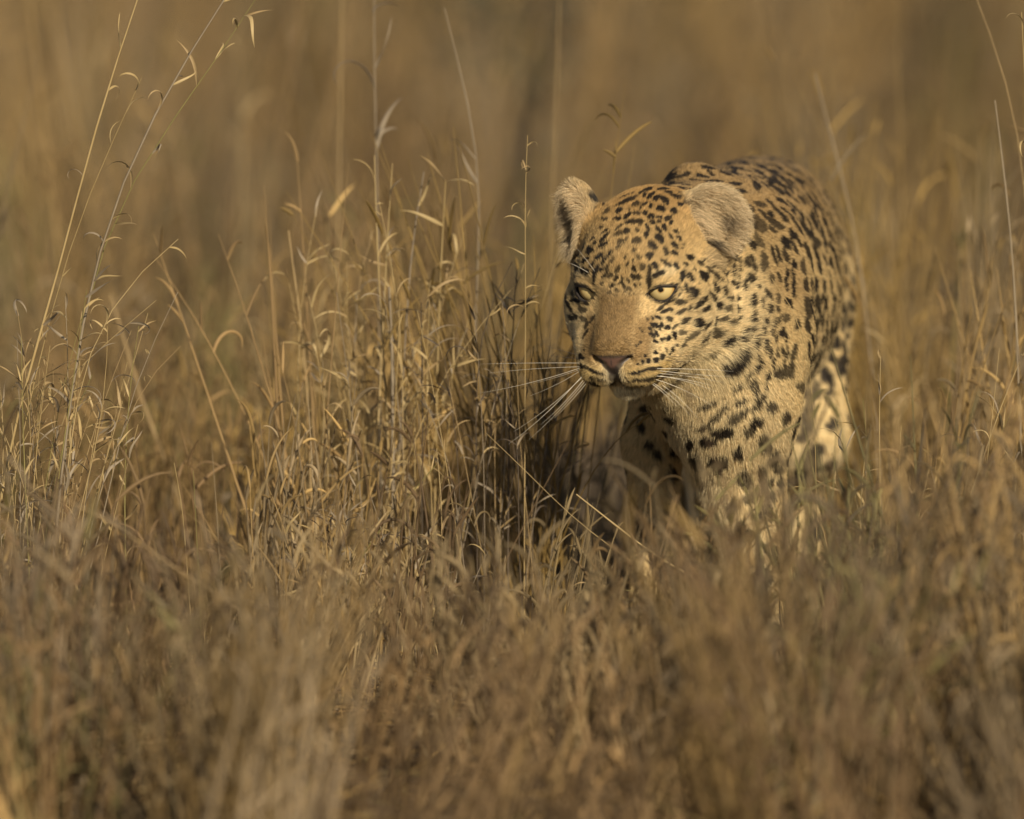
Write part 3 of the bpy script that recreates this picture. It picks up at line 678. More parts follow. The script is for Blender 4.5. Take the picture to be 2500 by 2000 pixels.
    for i in (0, 1):
        e = ear_coords(p, i); s = -1 if i == 0 else 1
        r = np.array(EARS[i]['r'])
        near = smooth(1.16, 1.02, np.sqrt(((e / r) ** 2).sum(1))) * smooth(-0.045, -0.030, e[:, 2])
        nn = n @ EARS[i]['A'].T
        ins = near * smooth(0.05, 0.35, nn[:, 1] + 0.0 * e[:, 1]) * smooth(1.02, 0.80, np.sqrt((e[:, 0] / r[0]) ** 2 + (e[:, 2] / r[2]) ** 2))
        c = mixc(c, near, (0.50, 0.37, 0.19))
        c = mixc(c, near * smooth(0.0, -0.3, nn[:, 1]) * smooth(-0.03, -0.005, e[:, 2]) * smooth(0.03, 0.02, e[:, 2]), (0.035, 0.028, 0.02))
        deep = smooth(0.75, 0.35, np.sqrt((e[:, 0] / r[0]) ** 2 + ((e[:, 2] - 0.006) / r[2]) ** 2))
        c = mixc(c, ins, (0.62, 0.49, 0.30))
        c = mixc(c, ins * 0.6 * smooth(0.019, 0.006, np.hypot(e[:, 0] - s * 0.014, e[:, 2] - 0.010)), (0.25, 0.195, 0.13))
        c = mixc(c, ins * 0.95 * smooth(0.009, 0.004, np.hypot(e[:, 0] - s * 0.012, (e[:, 2] + 0.018) * 1.3)), (0.03, 0.02, 0.014))  # ear hole: shade of the recess painted as a dark spot
        spots_ok *= 1 - near * (smooth(-0.2, 0.1, nn[:, 1]))
        L = L + (0.006 - L) * near + 0.016 * ins
        lift = lift + (0.75 - lift) * ins
        ed = s * RIGHT * 1.0 - 0.30 * UP + np.array((0, -0.15, 0))
        d = d + (ed - d) * ins[:, None]
        lft = near * (1 - ins)
        d = d + (EARS[i]['A'][2] - d) * lft[:, None]
        base = smooth(0.032, 0.012, seg_dist(p, EARS[i]['c'] - 0.034 * EARS[i]['A'][2] - s * (0.036 if i else 0.02) * RIGHT, EARS[i]['c'] - 0.050 * EARS[i]['A'][2] + s * 0.020 * RIGHT)) * smooth(0.2, -0.4, n[:, 1])
        c = mixc(c, base * 0.8, (0.52, 0.42, 0.275)); L = L + 0.014 * base
        d = d + (ed - d) * base[:, None] * 0.8
        lift = lift + 0.15 * base
    # spots
    pe = p
    if fur:          # a hair shows its colour where it lies, not where it is rooted
        dt = d - n * (d * n).sum(1)[:, None]; dt /= np.linalg.norm(dt, axis=1)[:, None] + 1e-9
        pe = p + 0.45 * L[:, None] * dt
    sv = spot_value(pe) * spots_ok * (1 - 0.6 * br * smooth(-6.6, -5.4, q[:, 2]))
    sv = np.where(spots_ok < 0.3, sv * 0.2, sv)
    c = mixc(c, sv, (0.026, 0.019, 0.013))
    # dark rims of the eyes, tear lines, lips, nose leather
    bare = np.zeros(N)
    sl = slit_coords(q)
    rim = smooth(0.46, 0.26, sl)
    for i in (0, 1):
        s = -1 if i == 0 else 1
        rim = np.maximum(rim, smooth(0.62, 0.25, seg_dist(q, (s * 2.5, 1.7, -0.4), (s * 2.15, 2.7, -1.7))))
        rim = np.maximum(rim, 0.75 * smooth(0.45, 0.2, seg_dist(q, (s * 2.25, 2.7, -1.7), (s * 2.3, 3.6, -3.2))))
        rim = np.maximum(rim, 0.9 * smooth(0.38, 0.2, seg_dist(q, (s * 5.1, 0.7, 0.35), (s * 6.0, -0.4, 0.75))))
    c = mixc(c, rim * hw, (0.022, 0.017, 0.014))
    bare = np.maximum(bare, smooth(0.28, 0.16, sl) * hw)
    mouth = np.full(N, 9.0)
    for s in (-1, 1):
        mouth = np.minimum(mouth, seg_dist(q, (0, 7.2, -8.8), (s * 1.9, 5.9, -9.45)))
        mouth = np.minimum(mouth, seg_dist(q, (s * 1.9, 5.9, -9.45), (s * 3.6, 3.2, -9.2)))
    mouth = np.minimum(mouth, seg_dist(q, (0, 8.0, -6.8), (0, 7.3, -8.8)) - 0.12)
    mw = smooth(0.78, 0.50, mouth)
    c = mixc(c, mw * hw, (0.03, 0.022, 0.018)); bare = np.maximum(bare, smooth(0.62, 0.42, mouth) * hw)
    # nose leather: a wedge, wide on top, running down into the cleft
    hgt = (q[:, 2] + 7.3) / 2.2                                    # 0 at the cleft, 1 at the top edge
    wid = 0.42 + 2.10 * np.clip(hgt, 0, 1.1) ** 1.15
    leather = smooth(0.10, -0.10, np.abs(q[:, 0]) - wid) * smooth(5.9, 6.3, q[:, 1]) * smooth(-0.25, 0.0, hgt) * smooth(1.06, 0.92, hgt - 0.10 * (1 - np.abs(q[:, 0]) / 2.2))
    leather *= smooth(0.85, 0.45, n @ HU)
    pink = leather * smooth(0.60, 1.15, (wid - np.abs(q[:, 0]))) * smooth(0.10, 0.35, hgt) * smooth(0.98, 0.80, hgt)
    c = mixc(c, leather * hw, (0.040, 0.031, 0.028)); c = mixc(c, pink * hw, (0.145, 0.080, 0.058))
    c = mixc(c, pink * smooth(0.10, 0.03, np.abs(q[:, 0])), (0.06, 0.04, 0.035))
    bare = np.maximum(bare, leather * hw)
    L = L * (1 - 0.5 * mw * hw)
    return dict(c=c, L=L, d=d, lift=lift, bare=bare, hw=hw, q=q, leather=leather * hw)

K_ = coat(LV, LN)
ca = leo_me.attributes.new('tint', 'FLOAT_COLOR', 'POINT')
c4 = np.ones((len(LV), 4), np.float32); c4[:, :3] = K_['c']; ca.data.foreach_set('color', c4.ravel())
wa = leo_me.attributes.new('wet', 'FLOAT', 'POINT'); wa.data.foreach_set('value', np.maximum(K_['leather'], 0).astype(np.float32))

m_skin, nt, b = new_mat('leopard_skin')
at = nt.nodes.new('ShaderNodeAttribute'); at.attribute_name = 'tint'
nt.links.new(at.outputs['Color'], b.inputs['Base Color'])
aw = nt.nodes.new('ShaderNodeAttribute'); aw.attribute_name = 'wet'
mr = nt.nodes.new('ShaderNodeMapRange'); mr.inputs['To Min'].default_value = 0.85; mr.inputs['To Max'].default_value = 0.38
nt.links.new(aw.outputs['Fac'], mr.inputs['Value']); nt.links.new(mr.outputs[0], b.inputs['Roughness'])
nz1 = nt.nodes.new('ShaderNodeTexNoise'); nz1.inputs['Scale'].default_value = 900; nz1.inputs['Detail'].default_value = 3
tc = nt.nodes.new('ShaderNodeTexCoord'); nt.links.new(tc.outputs['Object'], nz1.inputs['Vector'])
bp = nt.nodes.new('ShaderNodeBump'); bp.inputs['Strength'].default_value = 0.5; bp.inputs['Distance'].default_value = 0.001
nt.links.new(nz1.outputs['Fac'], bp.inputs['Height']); nt.links.new(bp.outputs[0], b.inputs['Normal'])
leo_me.materials.append(m_skin)

def hair_material(name, transl=0.25, rough=0.55, var=0.35):
    m, nt, b = new_mat(name)
    at = nt.nodes.new('ShaderNodeAttribute'); at.attribute_name = 'tint'
    hi = nt.nodes.new('ShaderNodeHairInfo')
    mr = nt.nodes.new('ShaderNodeMapRange'); mr.inputs['To Min'].default_value = 1 - var; mr.inputs['To Max'].default_value = 1 + var
    nt.links.new(hi.outputs['Random'], mr.inputs['Value'])
    mu = nt.nodes.new('ShaderNodeVectorMath'); mu.operation = 'SCALE'
    nt.links.new(at.outputs['Color'], mu.inputs[0]); nt.links.new(mr.outputs[0], mu.inputs['Scale'])
    nt.links.new(mu.outputs[0], b.inputs['Base Color'])
    set_in(b, Roughness=rough, Specular_IOR_Level=0.3)
    tr = nt.nodes.new('ShaderNodeBsdfTranslucent'); nt.links.new(mu.outputs[0], tr.inputs['Color'])
    mx = nt.nodes.new('ShaderNodeMixShader'); mx.inputs[0].default_value = transl
    nt.links.new(b.outputs[0], mx.inputs[1]); nt.links.new(tr.outputs[0], mx.inputs[2])
    nt.links.new(mx.outputs[0], nt.nodes['Material Output'].inputs['Surface'])
    return m
m_fur = hair_material('leopard_fur', 0.20, 0.5, 0.42)

def grow_fur(n_hairs):
    tri = np.concatenate([LQ[:, [0, 1, 2]], LQ[:, [0, 2, 3]]])
    a, b_, c_ = LV[tri[:, 0]], LV[tri[:, 1]], LV[tri[:, 2]]
    area = 0.5 * np.linalg.norm(np.cross(b_ - a, c_ - a), axis=1)
    ctr = (a + b_ + c_) / 3
    w = 0.16 + 0.84 * smooth(0.24, 0.14, np.linalg.norm(ctr - H(0, -3, -1), axis=1)) + 0.16 * (ctr[:, 1] < 0.35)
    w *= 1 - 0.6 * (ctr[:, 1] > 0.7)
    pr_ = area * w; pr_ /= pr_.sum()
    f = rng.choice(len(tri), n_hairs, p=pr_)
    u = rng.random((n_hairs, 2)); su = np.sqrt(u[:, :1]); v = u[:, 1:]
    bc = np.concatenate([1 - su, su * (1 - v), su * v], 1)
    p = (LV[tri[f]] * bc[:, :, None]).sum(1)
    n = (LN[tri[f]] * bc[:, :, None]).sum(1); n /= np.linalg.norm(n, axis=1)[:, None]
    k = coat(p, n, True)
    keep = rng.random(n_hairs) > k['bare'] * 1.2
    p, n = p[keep], n[keep]; k = {a: b[keep] for a, b in k.items()}
    N = len(p)
    d = k['d'] + 0.20 * np.stack([wob(p, 260, 1.0), wob(p, 260, 2.7), wob(p, 260, 5.1)], 1) + rng.normal(0, 0.16, (N, 3))
    d -= n * (d * n).sum(1)[:, None]; d /= np.linalg.norm(d, axis=1)[:, None] + 1e-9
    k['c'] = k['c'] * (1 + 0.16 * wob(p, 420, 3.3) * k['hw'])[:, None]
    L = k['L'] * rng.uniform(0.6, 1.15, N); lf = np.clip(k['lift'] + rng.normal(0, 0.09, N), 0.08, 0.95)
    s = np.array((0.0, 0.34, 0.68, 1.0))[None, :, None]
    up = lf[:, None, None] * (1.35 * s - 0.75 * s * s)
    al = np.sqrt(1 - lf ** 2)[:, None, None] * s
    pts = (p - 0.0002 * n)[:, None, :] + L[:, None, None] * (n[:, None, :] * up + d[:, None, :] * al)
    pts[:, 1:, 2] -= 0.06 * (L[:, None] * np.array((0.1, 0.4, 1.0)))
    body = 1 - k['hw']
    r0 = (0.00016 + 0.00012 * body) * rng.uniform(0.8, 1.2, N)
    rad = r0[:, None] * np.array((1.0, 0.9, 0.62, 0.15))
    cu = curves_np('fur', pts, rad, k['c'])
    o = link('fur', cu, leopard); cu.materials.append(m_fur)
    return o
if FUR:
    grow_fur(600000)

# ------------------------------------------------------------------ eyes
m_eye, nt, b = new_mat('leopard_iris')
tc = nt.nodes.new('ShaderNodeTexCoord'); sx = nt.nodes.new('ShaderNodeSeparateXYZ'); nt.links.new(tc.outputs['Object'], sx.inputs[0])
vm = nt.nodes.new('ShaderNodeCombineXYZ'); nt.links.new(sx.outputs[0], vm.inputs[0]); nt.links.new(sx.outputs[1], vm.inputs[1])
ln = nt.nodes.new('ShaderNodeVectorMath'); ln.operation = 'LENGTH'; nt.links.new(vm.outputs[0], ln.inputs[0])
sc1 = nt.nodes.new('ShaderNodeMath'); sc1.operation = 'MULTIPLY'; sc1.inputs[1].default_value = 1 / 0.0172; nt.links.new(ln.outputs['Value'], sc1.inputs[0])
nn = nt.nodes.new('ShaderNodeTexNoise'); nn.inputs['Scale'].default_value = 420; nn.inputs['Detail'].default_value = 4; nt.links.new(tc.outputs['Object'], nn.inputs['Vector'])
ad = nt.nodes.new('ShaderNodeMath'); ad.operation = 'MULTIPLY_ADD'; ad.inputs[1].default_value = 0.10; nt.links.new(nn.outputs['Fac'], ad.inputs[0]); nt.links.new(sc1.outputs[0], ad.inputs[2])
rp = nt.nodes.new('ShaderNodeValToRGB'); cr = rp.color_ramp
for pos, colr in ((0.0, (0.006, 0.005, 0.004, 1)), (0.20, (0.008, 0.006, 0.004, 1)), (0.235, (0.34, 0.21, 0.08, 1)), (0.34, (0.60, 0.47, 0.22, 1)),
                  (0.72, (0.60, 0.45, 0.19, 1)), (0.88, (0.42, 0.24, 0.07, 1)), (0.97, (0.03, 0.02, 0.012, 1))):
    el = cr.elements.new(pos); el.color = colr
cr.elements.remove(cr.elements[-1]); 
nt.links.new(ad.outputs[0], rp.inputs[0]); nt.links.new(rp.outputs[0], b.inputs['Base Color'])
set_in(b, Roughness=0.30, Coat_Weight=1.0, Coat_Roughness=0.09)
def ball(name, r, seg=28, rings=16):
    vs_ = [(0, 0, r)]; fq = []; ft = []
    for i in range(1, rings):
        a = math.pi * i / rings
        for j in range(seg):
            t = 2 * math.pi * j / seg; vs_.append((r * math.sin(a) * math.cos(t), r * math.sin(a) * math.sin(t), r * math.cos(a)))
    vs_.append((0, 0, -r)); e = len(vs_) - 1
    for j in range(seg):
        ft.append((0, 1 + j, 1 + (j + 1) % seg)); q = 1 + (rings - 2) * seg
        ft.append((e, q + (j + 1) % seg, q + j))
        for i in range(rings - 2):
            s_ = 1 + i * seg; fq.append((s_ + j, s_ + seg + j, s_ + seg + (j + 1) % seg, s_ + (j + 1) % seg))
    return mesh_np(name, np.array(vs_), fq, ft)
eye_me = ball('eye', EYE_R * 0.01); eye_me.materials.append(m_eye)
gaze = nz(HM @ nz((0.28, 0.95, 0.19)))
for c in EYE:
    o = link('eye', eye_me, leopard)
    o.location = H(*c)
    o.rotation_euler = Vector(gaze).to_track_quat('Z', 'Y').to_euler()

# ------------------------------------------------------------------ tubes, whiskers
def tube(path, radii, sides=3):
    path = np.asarray(path, float); K = len(path)
    t = np.gradient(path, axis=0); t /= np.linalg.norm(t, axis=1)[:, None] + 1e-12
    ref = np.array((0.3, 0.9, 0.2)); vs_ = []
    for i in range(K):
        a = np.cross(t[i], ref); a /= np.linalg.norm(a) + 1e-9; b_ = np.cross(t[i], a)
        for j in range(sides):
            g = 2 * math.pi * j / sides
            vs_.append(path[i] + radii[i] * (math.cos(g) * a + math.sin(g) * b_))
    q = [(i * sides + j, i * sides + (j + 1) % sides, (i + 1) * sides + (j + 1) % sides, (i + 1) * sides + j) for i in range(K - 1) for j in range(sides)]
    return np.array(vs_), q
m_whisk, nt, b = new_mat('whisker_white'); set_in(b, Base_Color=(0.66, 0.61, 0.50, 1), Roughness=0.35)
m_whiskd, nt, b = new_mat('whisker_dark'); set_in(b, Base_Color=(0.10, 0.08, 0.06, 1), Roughness=0.4)
def surf(px, py, y0=-0.03):
    hit, n, fi, dist = bvh.ray_cast(Vector(CAM), Vector(ray(px, py)))
    if hit is None: hit = bvh.find_nearest(Vector(P(px, py, y0)))[0]
    return np.array(hit)
WH = [(1398,886,1172,889,0.02,-3,1),(1400,897,1193,911,0.03,-6,1),(1398,901,1176,959,0.0,12,1),(1402,905,1300,937,0.04,4,1),(1404,908,1293,967,0.03,10,1),
      (1406,925,1241,1085,-0.02,22,1),(1410,928,1254,1054,0.0,18,1),(1418,932,1320,1037,0.0,14,1),(1430,938,1352,1022,0.01,8,1),(1424,935,1290,1075,0.02,14,1),
      (1600,900,1790,907,0.03,-4,1),(1606,905,1783,920,0.05,4,1),(1600,918,1739,942,0.0,-8,1),(1607,917,1748,956,0.04,-10,1),(1596,925,1739,991,0.02,-14,1),
      (1600,930,1704,1021,0.0,-18,1),(1590,932,1690,1019,0.03,-14,1),(1588,935,1653,993,0.0,-8,1),(1606,912,1770,935,0.06,-8,1),
      (1414,868,1310,838,0.02,0,0),(1416,876,1330,866,0.04,2,0),(1622,872,1700,868,0.02,0,0),(1624,880,1716,885,0.04,2,0),
      (1453,664,1408,606,-0.01,-4,1),(1440,668,1385,640,0.0,-4,1)]
for x0, y0, x1, y1, dy, sag, white in WH:
    a = surf(x0, y0); e = P(x1, y1, a[1] + dy)
    s = np.linspace(0, 1, 6)[:, None]
    mid = (a + e) / 2 - UP * sag * PX * 0.9
    path = (1 - s) ** 2 * a + 2 * s * (1 - s) * mid + s * s * e
    v_, q_ = tube(path, [0.00032, 0.00030, 0.00026, 0.00020, 0.00014, 0.00006])
    me = mesh_np('whisker', v_, q_); me.materials.append(m_whisk if white else m_whiskd)
    link('whisker', me, leopard)
rng = np.random.default_rng(33); random.seed(33)
# ------------------------------------------------------------------ ground
m_gr, nt, b = new_mat('dry_soil')
tc = nt.nodes.new('ShaderNodeTexCoord')
n1 = nt.nodes.new('ShaderNodeTexNoise'); n1.inputs['Scale'].default_value = 1.6; n1.inputs['Detail'].default_value = 8
n2 = nt.nodes.new('ShaderNodeTexNoise'); n2.inputs['Scale'].default_value = 45; n2.inputs['Detail'].default_value = 6
nt.links.new(tc.outputs['Object'], n1.inputs['Vector']); nt.links.new(tc.outputs['Object'], n2.inputs['Vector'])
mm = nt.nodes.new('ShaderNodeMath'); mm.operation = 'MULTIPLY_ADD'; mm.inputs[1].default_value = 0.55
nt.links.new(n2.outputs['Fac'], mm.inputs[0]); nt.links.new(n1.outputs['Fac'], mm.inputs[2])
rp = nt.nodes.new('ShaderNodeValToRGB')
rp.color_ramp.elements[0].position = 0.5; rp.color_ramp.elements[0].color = (0.085, 0.058, 0.034, 1)
rp.color_ramp.elements[1].position = 0.95; rp.color_ramp.elements[1].color = (0.21, 0.15, 0.085, 1)
nt.links.new(mm.outputs[0], rp.inputs[0]); nt.links.new(rp.outputs[0], b.inputs['Base Color'])
bp = nt.nodes.new('ShaderNodeBump'); bp.inputs['Strength'].default_value = 0.7; bp.inputs['Distance'].default_value = 0.02
nt.links.new(n2.outputs['Fac'], bp.inputs['Height']); nt.links.new(bp.outputs[0], b.inputs['Normal'])
set_in(b, Roughness=0.95, Specular_IOR_Level=0.1)
gm = mesh_np('ground', [(-900, -120, 0), (900, -120, 0), (900, 1800, 0), (-900, 1800, 0)], [(0, 1, 2, 3)])
gm.materials.append(m_gr)
tag(link('ground', gm), 'brown dusty soil under the dry grass', kind='structure')

# ------------------------------------------------------------------ the grass field
PAL = np.array([(0.40, 0.265, 0.112), (0.31, 0.20, 0.092), (0.29, 0.215, 0.130), (0.38, 0.275, 0.143), (0.25, 0.205, 0.082), (0.22, 0.14, 0.072), (0.43, 0.28, 0.10)])
PALW = np.array([0.23, 0.23, 0.16, 0.16, 0.07, 0.08, 0.07])
m_grass = hair_material('dry_grass_blades', 0.30, 0.6, 0.30)

def vnoise(x, y, s, seed):
    return wob(np.stack([x, y, np.full_like(x, seed)], 1), s, seed)

def blades(base, L, lean, az, curl, K=7):
    """curved stalks: base (N,3), length, lean from upright, azimuth, total bend; returns (N,K,3)"""
    N = len(L); s = np.linspace(0, 1, K)
    ang = lean[:, None] + curl[:, None] * s[None, :] ** 1.6
    ds = (L / (K - 1))[:, None]
    r = np.cumsum(np.concatenate([np.zeros((N, 1)), np.sin((ang[:, 1:] + ang[:, :-1]) / 2) * ds], 1), 1)
    z = np.cumsum(np.concatenate([np.zeros((N, 1)), np.cos((ang[:, 1:] + ang[:, :-1]) / 2) * ds], 1), 1)
    return base[:, None, :] + np.stack([r * np.cos(az)[:, None], r * np.sin(az)[:, None], z], 2)

CAPX = np.array([-400, 0, 300, 700, 1000, 1300, 1500, 1650, 1800, 1950, 2100, 2500, 2900], float)
CAPY = np.array([1120, 1150, 1190, 1260, 1310, 1310, 1255, 1200, 1090, 970, 880, 840, 850], float)

def field(y0, y1, per_m2, blade_n, hlo, hhi, margin, front=False, curls=1.0, rad=0.0011, shape=False, arch=0.012, beyond=None):
    D0, D1 = y0 + DIST, y1 + DIST
    n_try = int(per_m2 * (y1 - y0) * (FRAME * D1 / DIST + 2 * margin))
    y = rng.uniform(y0, y1, n_try); half = FRAME * (y + DIST) / DIST / 2 + margin
    x = rng.uniform(-1, 1, n_try) * (FRAME * D1 / DIST / 2 + margin)
    k = np.abs(x) < half
    if beyond is not None: k &= np.abs(x) > FRAME * (y + DIST) / DIST / 2 + beyond
    x, y = x[k], y[k]
    pxx = 1250 + x / PX * DIST / (y + DIST)
    k = rng.random(len(x)) < (0.74 + 0.34 * vnoise(x, y, 5.5, 2.0) if front else 0.52 + 0.62 * vnoise(x, y, 5.5, 2.0)) + (0.6 * smooth(1400, 1500, pxx) * smooth(2200, 2050, pxx) if front else 0); x, y = x[k], y[k]
    T = len(x)
    th = rng.uniform(hlo, hhi, T) * (1 + 0.35 * vnoise(x, y, 2.2, 5.0))
    if shape:        # taller stands right of the animal and between it and the pale clump
        th *= 1 + 0.55 * smooth(0.27, 0.42, x) + 0.55 * smooth(-0.32, -0.2, x) * smooth(0.12, 0.02, x) + 1.0 * smooth(-0.20, -0.08, x) * smooth(0.12, 0.06, x) * (y < 0.2)
    tint = PAL[rng.choice(len(PAL), T, p=PALW)] * (1 + 0.26 * vnoise(x, y, 1.7, 9.0))[:, None] * rng.uniform(0.45, 1.4, T)[:, None]
    tint = tint * np.array((0.81, 0.82, 0.785)) * (1.10 if front else 1.0)
    tint = np.clip(tint + 0.015 * np.stack([vnoise(x, y, 0.9, 3.0), vnoise(x, y, 0.9, 3.0) * .6, -vnoise(x, y, 0.9, 3.0) * .3], 1), 0.01, 1)
    tlean = rng.normal(0, 0.24 if front else 0.14, (T, 2)) + np.array((0.05, 0.0))
    i = np.repeat(np.arange(T), rng.integers(int(blade_n * .6), int(blade_n * 1.4), T))
    N = len(i)
    rr = rng.normal(0, 0.035, (N, 2))
    base = np.stack([x[i] + rr[:, 0], y[i] + rr[:, 1], np.full(N, -0.003)], 1)
    L = th[i] * rng.uniform(0.35, 1.05, N)
    px = 1250 + base[:, 0] / PX * DIST / (base[:, 1] + DIST)
    if front:
        cap = np.interp(px, CAPX, CAPY) + 60 * np.sin(px / 90 + base[:, 1] * 3) + rng.normal(0, 45, N)
        cap -= np.where(rng.random(N) < 0.03, 160, 0)
        kk = PX / (DIST / math.cos(THETA))
        dz = -math.sin(THETA) + (1000 - cap) * kk * math.cos(THETA); dy = math.cos(THETA) + (1000 - cap) * kk * math.sin(THETA)
        zmax = CAM_H + (base[:, 1] + DIST) * dz / dy
        mid = smooth(1400, 1500, px) * smooth(2400, 2200, px)
        L = np.where(rng.random(N) < 0.35 + 0.30 * mid, np.maximum(L, zmax * rng.uniform(0.45, 1.05, N)), L)
        L = np.minimum(L, np.maximum(zmax, 0.05) * rng.uniform(0.7, 1.12, N))
    face = (px > 1300) & (px < 1900) & (base[:, 1] < 0.3) & (base[:, 1] > -1.0)      # nothing grows up across the face
    L = np.where(face, np.minimum(L, 0.27), L)
    inside = (base[:, 0] > 0.10) & (base[:, 0] < 0.44) & (base[:, 1] > -0.10) & (base[:, 1] < 1.20)
    L = np.where(inside, np.minimum(L, 0.10), L)
    lean = np.abs(rng.normal(0, 0.16, N)); az = rng.uniform(0, 6.283, N)
    lx = np.sin(lean) * np.cos(az) + tlean[i, 0]; ly = np.sin(lean) * np.sin(az) + tlean[i, 1]
    lean = np.sqrt(lx ** 2 + ly ** 2); az = np.arctan2(ly, lx)
    curl = np.abs(rng.normal(0.02, 0.13, N)) + np.where(rng.random(N) < arch, rng.uniform(0.6, 1.8, N), 0)
    pts = blades(base, L, lean, az, curl)
    r0 = rad * rng.uniform(0.6, 1.5, N)
    rads = r0[:, None] * np.array((1, 1, .95, .9, .75, .55, .2))
    cols = tint[i] * rng.uniform(0.75, 1.25, N)[:, None]
    # curled dead leaves on the stalks
    M = int(N * 1.7 * curls)
    j = rng.integers(0, N, M); t = rng.uniform(0.05, 0.98, M) ** 0.7 * 6; a = np.floor(t).astype(int).clip(0, 5); f = (t - a)[:, None]
    lb = pts[j, a] * (1 - f) + pts[j, a + 1] * f
    LL = rng.uniform(0.012, 0.055, M) * np.clip(L[j] / 0.2, 0.5, 1.3)
    lp = blades(lb, LL, rng.uniform(0.1, 0.9, M), rng.uniform(0, 6.283, M), rng.uniform(0.2, 1.0, M) ** 2 * np.where(rng.random(M) < 0.12, 4.0, 1.6))
    lr = (rad * 1.35 * rng.uniform(0.7, 1.5, M))[:, None] * np.array((.7, 1, 1.05, 1, .85, .6, .15))
    lc = tint[i][j] * rng.uniform(0.8, 1.35, M)[:, None]
    return [(pts, rads, cols), (lp, lr, lc)]

def beside(*a, **kw):
    """the same field carried on to both sides of the view, from its own random stream"""
    global rng
    keep = rng; rng = np.random.default_rng(41)
    g = field(*a, **kw); rng = keep
    return g

def litter(y0, y1, n):
    y = rng.uniform(y0, y1, n); x = rng.uniform(-1.3, 1.3, n)
    b_ = np.stack([x, y, rng.uniform(0.002, 0.03, n)], 1)
    p = blades(b_, rng.uniform(0.03, 0.14, n), rng.uniform(1.2, 1.75, n), rng.uniform(0, 6.283, n), rng.normal(0, 0.5, n))
    p[:, :, 2] = np.maximum(p[:, :, 2], 0.001)
    return [(p, (0.0010 * rng.uniform(0.6, 1.4, n))[:, None] * np.array((1, 1, 1, 1, .9, .7, .3)), PAL[rng.choice(len(PAL), n, p=PALW)] * rng.uniform(.6, 1.2, n)[:, None])]

def field_object(name, label, groups):
    pts = np.concatenate([g[0] for g in groups]); rads = np.concatenate([g[1] for g in groups]); cols = np.concatenate([g[2] for g in groups])
    cu = curves_np(name, pts, rads, cols); cu.materials.append(m_grass)
    o = link(name, cu); tag(o, label, kind='stuff')
    print(name, len(pts))
    return o

if GRASS:
    field_object('dry_grass', 'dry tan grass of the far savanna, out of focus behind the leopard',
                 field(2.2, 11, 16, 30, 0.20, 0.40, 1.0, rad=0.0013) + field(11, 45, 11, 22, 0.26, 0.48, 1.2, rad=0.0019)
                 + beside(2.2, 45, 8, 14, 0.22, 0.45, 4.0, rad=0.0019, beyond=1.0))
    field_object('dry_grass', 'dry brown grass around and close behind the leopard',
                 field(0.25, 2.2, 34, 34, 0.18, 0.40, 0.8, shape=True) + field(1.0, 12, 7, 5, 0.45, 0.95, 0.8, curls=0.8, rad=0.0013, arch=0.0) + field(-0.35, 0.25, 36, 30, 0.06, 0.21, 0.6, shape=True, arch=0.02) + litter(-2.0, 1.5, 9000)
                 + beside(-0.35, 2.2, 24, 26, 0.14, 0.38, 3.0, beyond=0.7))
    field_object('dry_grass', 'blurred tawny grass along the near edge of the picture',
                 field(-1.5, -0.35, 46, 30, 0.18, 0.50, 0.5, front=True, rad=0.0013) + field(-2.3, -1.5, 30, 26, 0.16, 0.46, 0.5, front=True, rad=0.0013)
                 + beside(-2.6, -0.35, 24, 24, 0.16, 0.42, 2.5, beyond=0.5))

# ------------------------------------------------------------------ grass one can single out: clumps and stalks
GM = {}
def grass_mat(kind):
    if kind in GM: return GM[kind]
    c0, c1 = {'straw': ((0.42, 0.30, 0.125), (0.58, 0.44, 0.22)), 'grey': ((0.26, 0.205, 0.14), (0.42, 0.34, 0.23)),
              'olive': ((0.22, 0.20, 0.065), (0.38, 0.31, 0.11)), 'dark': ((0.055, 0.042, 0.03), (0.14, 0.105, 0.07)),
              'tan': ((0.34, 0.23, 0.105), (0.47, 0.34, 0.165))}[kind]
    m, nt, b = new_mat('grass_' + kind)
    oi = nt.nodes.new('ShaderNodeObjectInfo'); tc = nt.nodes.new('ShaderNodeTexCoord')
    nn = nt.nodes.new('ShaderNodeTexNoise'); nn.inputs['Scale'].default_value = 60; nn.inputs['Detail'].default_value = 4
    nt.links.new(tc.outputs['Object'], nn.inputs['Vector'])
    ad = nt.nodes.new('ShaderNodeMath'); ad.operation = 'MULTIPLY_ADD'; ad.inputs[1].default_value = 0.6; nt.links.new(oi.outputs['Random'], ad.inputs[0])
    sb = nt.nodes.new('ShaderNodeMath'); sb.operation = 'SUBTRACT'; sb.inputs[1].default_value = 0.3; nt.links.new(nn.outputs['Fac'], sb.inputs[0])
    nt.links.new(sb.outputs[0], ad.inputs[2])
    mx = nt.nodes.new('ShaderNodeMix'); mx.data_type = 'RGBA'
    mx.inputs['A'].default_value = (*c0, 1); mx.inputs['B'].default_value = (*c1, 1)
    nt.links.new(ad.outputs[0], mx.inputs['Factor']); nt.links.new(mx.outputs['Result'], b.inputs['Base Color'])
    set_in(b, Roughness=0.55, Specular_IOR_Level=0.35)
    tr = nt.nodes.new('ShaderNodeBsdfTranslucent'); nt.links.new(mx.outputs['Result'], tr.inputs['Color'])
    ms = nt.nodes.new('ShaderNodeMixShader'); ms.inputs[0].default_value = 0.3
    nt.links.new(b.outputs[0], ms.inputs[1]); nt.links.new(tr.outputs[0], ms.inputs[2]); nt.links.new(ms.outputs[0], nt.nodes['Material Output'].inputs['Surface'])
    GM[kind] = m
    return m

